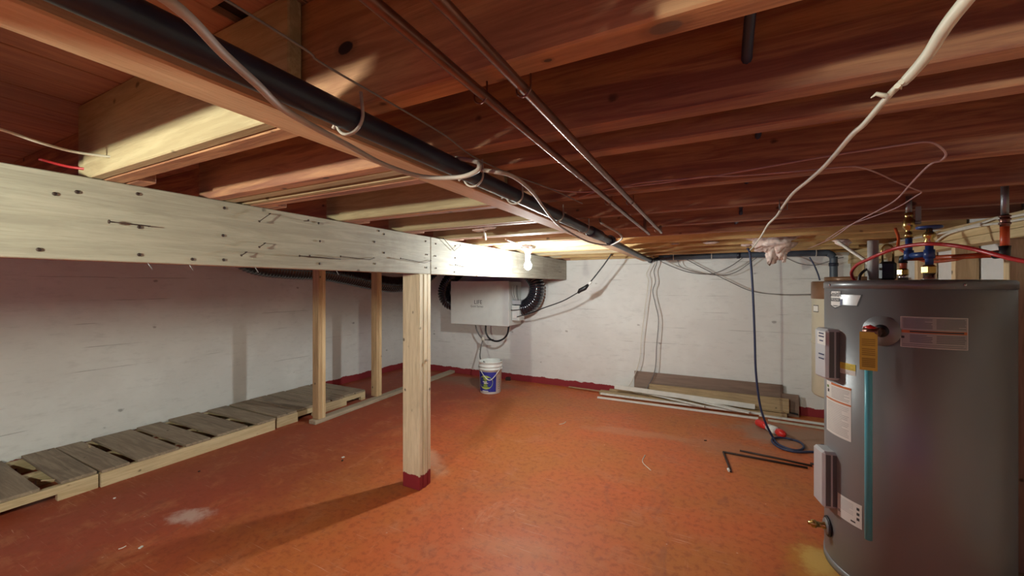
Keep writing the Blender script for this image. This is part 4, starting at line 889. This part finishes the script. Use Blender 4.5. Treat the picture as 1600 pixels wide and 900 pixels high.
obj('elbow', MB().tube([Vector((P2_.x, P2_.y, zh - .02)), Vector((P2_.x, P2_.y, zh)), Vector((P2_.x, P2_.y, zh)) + (PR - P2_).normalized() * .03], .0155, 14), M_BLACK, hw)
Pm = Vector((P2_.x, P2_.y, zh))
# route the run just behind the cold riser
mid_ = pd(1470, 403, 2.42); mid_.z = zh - .002
obj('red_run', MB().tube(spline([Pm, mid_, PR], 4), .0105, 14), M_ORNT, hw)
obj('elbow', MB().tube([PR + Vector((0, 0, .03)), PR, PR + (mid_ - PR).normalized() * .03], .0155, 14), M_BLACK, hw)
zr = lambda py: zq(1570, py, 2.27)
obj('red_pipe', MB().tube(vert(PR, zh, zr(352)), .0118, 14), M_ORNT, hw)
obj('copper_rings', MB().tube(vert(PR, zr(354), zr(336)), .0125, 14).tube(vert(PR, zr(351), zr(348)), .0155, 14).tube(vert(PR, zr(344), zr(342)), .0155, 14).tube(vert(PR, zr(339), zr(337)), .0155, 14), M_COPPER, hw)
obj('steel_riser', MB().tube(vert(PR, zr(338), 1.70), .010, 12), M_STEEL, hw)
rt = lambda L: [pd(px, py, D) for px, py, D in L]
cable('red_tubing', rt([(1338, 441, 2.45), (1332, 433, 2.42), (1331, 424, 2.38), (1340, 413, 2.3), (1355, 406, 2.22), (1375, 397, 2.14), (1400, 388, 2.1), (1425, 383, 2.05), (1450, 381, 2.0), (1475, 382, 1.98), (1500, 385, 1.95), (1530, 391, 1.92), (1560, 399, 1.88), (1600, 408, 1.85), (1680, 420, 1.8)]), .0065, M_REDT, 'dark red flexible tubing arching over the grey heater to the right edge', 'tube', n=10)
cable('red_tubing', rt([(1399, 357, 2.9), (1404, 372, 2.86), (1403, 384, 2.84), (1407, 390, 2.82), (1445, 408, 2.8), (1490, 406, 2.75), (1520, 398, 2.7), (1560, 393, 2.6)]), .007, M_ORNT, 'thin red tubing behind the heater pipes, rising to the joists', 'tube')
cable('black_cable', rt([(1342, 441, 2.5), (1344, 430, 2.5), (1352, 422, 2.52), (1360, 420, 2.6)]), .006, M_BLACK, 'short black cable curving behind the white vent stub', 'cable')
PV = pd(1364, 440, 2.52)
obj('vent_stub', MB().tube(vert(PV, 1.344, zq(1364, 376, 2.52)), .0205, 24), plain('grey_white_pipe', (.52, .49, .46), .5), None, label='upright greyish white plastic pipe standing on the grey heater', category='pipe')
PK = pd(1387, 430, 2.62)
lk = thing('dark_padlock', 'dark padlock-shaped box with a steel loop behind the grey heater fittings', 'lock', (PK.x, PK.y, 1.345))
obj('lock_body', MB().box((PK.x, PK.y, 1.39), (.062, .05, .092), RZ(-.3), ch=.012), M_BLACK, lk)
pts = [Vector((PK.x + .020 * math.cos(t), PK.y, 1.49 + .026 * math.sin(t))) for t in [math.radians(k * 20) for k in range(10)]]
obj('steel_loop', MB().tube([Vector((pts[0].x, PK.y, 1.43))] + pts + [Vector((pts[-1].x, PK.y, 1.43))], .005, 8), M_BRASS, lk)

# ---------------------------------------------------------------- beige tank behind
BC = Vector((.957, 3.884, 0)); BR = .22
bg = thing('beige_tank', 'older beige water tank with a brown top behind the grey heater', 'tank', BC + Vector((0, 0, .46)))
obj('tank_body', MB().lathe([(.001, .45), (BR - .01, .45), (BR, .465), (BR, 1.22)], BC, 64), M_BEIGE, bg)
obj('brown_cap', MB().lathe([(BR + .002, 1.215), (BR + .004, 1.22), (BR + .004, 1.345), (BR - .004, 1.352), (.001, 1.358)], BC, 64), M_BROWN, bg)
obj('brown_lid', MB().lathe([(.16, 1.355), (.165, 1.36), (.165, 1.385), (.001, 1.39)], BC + Vector((.02, -.02, 0)), 40), M_BROWN, bg)
obj('strap', MB().lathe([(BR + .0005, .86), (BR + .004, .862), (BR + .004, .872), (BR + .0005, .874)], BC, 64), M_BEIGE, bg)
r = ray(1275, 482); aa = math.degrees(math.atan2(-BC.y, -BC.x))
h1 = hit(1271, 482, BR, BC); h2 = hit(1279, 482, BR, BC); zt_ = hit(1279, 477, BR, BC)[1]; zb_ = hit(1279, 488, BR, BC)[1]
mb = cyl_patch(BC, BR + .001, BR + .001, zb_, zt_, h1[0], h2[0]); m2 = cyl_patch(BC, BR + .0016, BR + .0016, zb_ + .006, zt_ - .006, h1[0] + 1, h2[0] - 1, mb=mb, m=1)
obj('small_plate', mb, [M_INK, M_LBL], bg)
st = thing('block_stand', 'stack of grey concrete blocks carrying the beige tank', 'stand', (.99, 3.90, 0))
for k in range(3): obj('concrete_block', MB().box((.99, 3.90, .075 + .15 * k), (.26, .36, .148), ch=.004), M_BLOCK, st)

# lettering on the ventilator front
def ftext(s, x, y, z, size, m, parent):
    cu = bpy.data.curves.new('t', 'FONT'); cu.body = s; cu.size = size; cu.align_x = 'CENTER'; cu.resolution_u = 2
    to = bpy.data.objects.new('t', cu); COL.objects.link(to); bpy.context.view_layer.update()
    me = bpy.data.meshes.new_from_object(to.evaluated_get(bpy.context.evaluated_depsgraph_get())); mb = MB()
    mb.add([Vector((x + v.co.x, y, z + v.co.y)) for v in me.vertices], [tuple(p.vertices) for p in me.polygons]); bpy.data.objects.remove(to); bpy.data.meshes.remove(me)
    return obj('lettering', mb, m, parent)
q = ony(745, 475, hy0 - .0105)
ftext('LIFE', q.x + .02, hy0 - .0105, q.z, .075, M_INK, hrv); ftext('Gold Series', q.x, hy0 - .0105, q.z - .045, .042, M_INK, hrv)
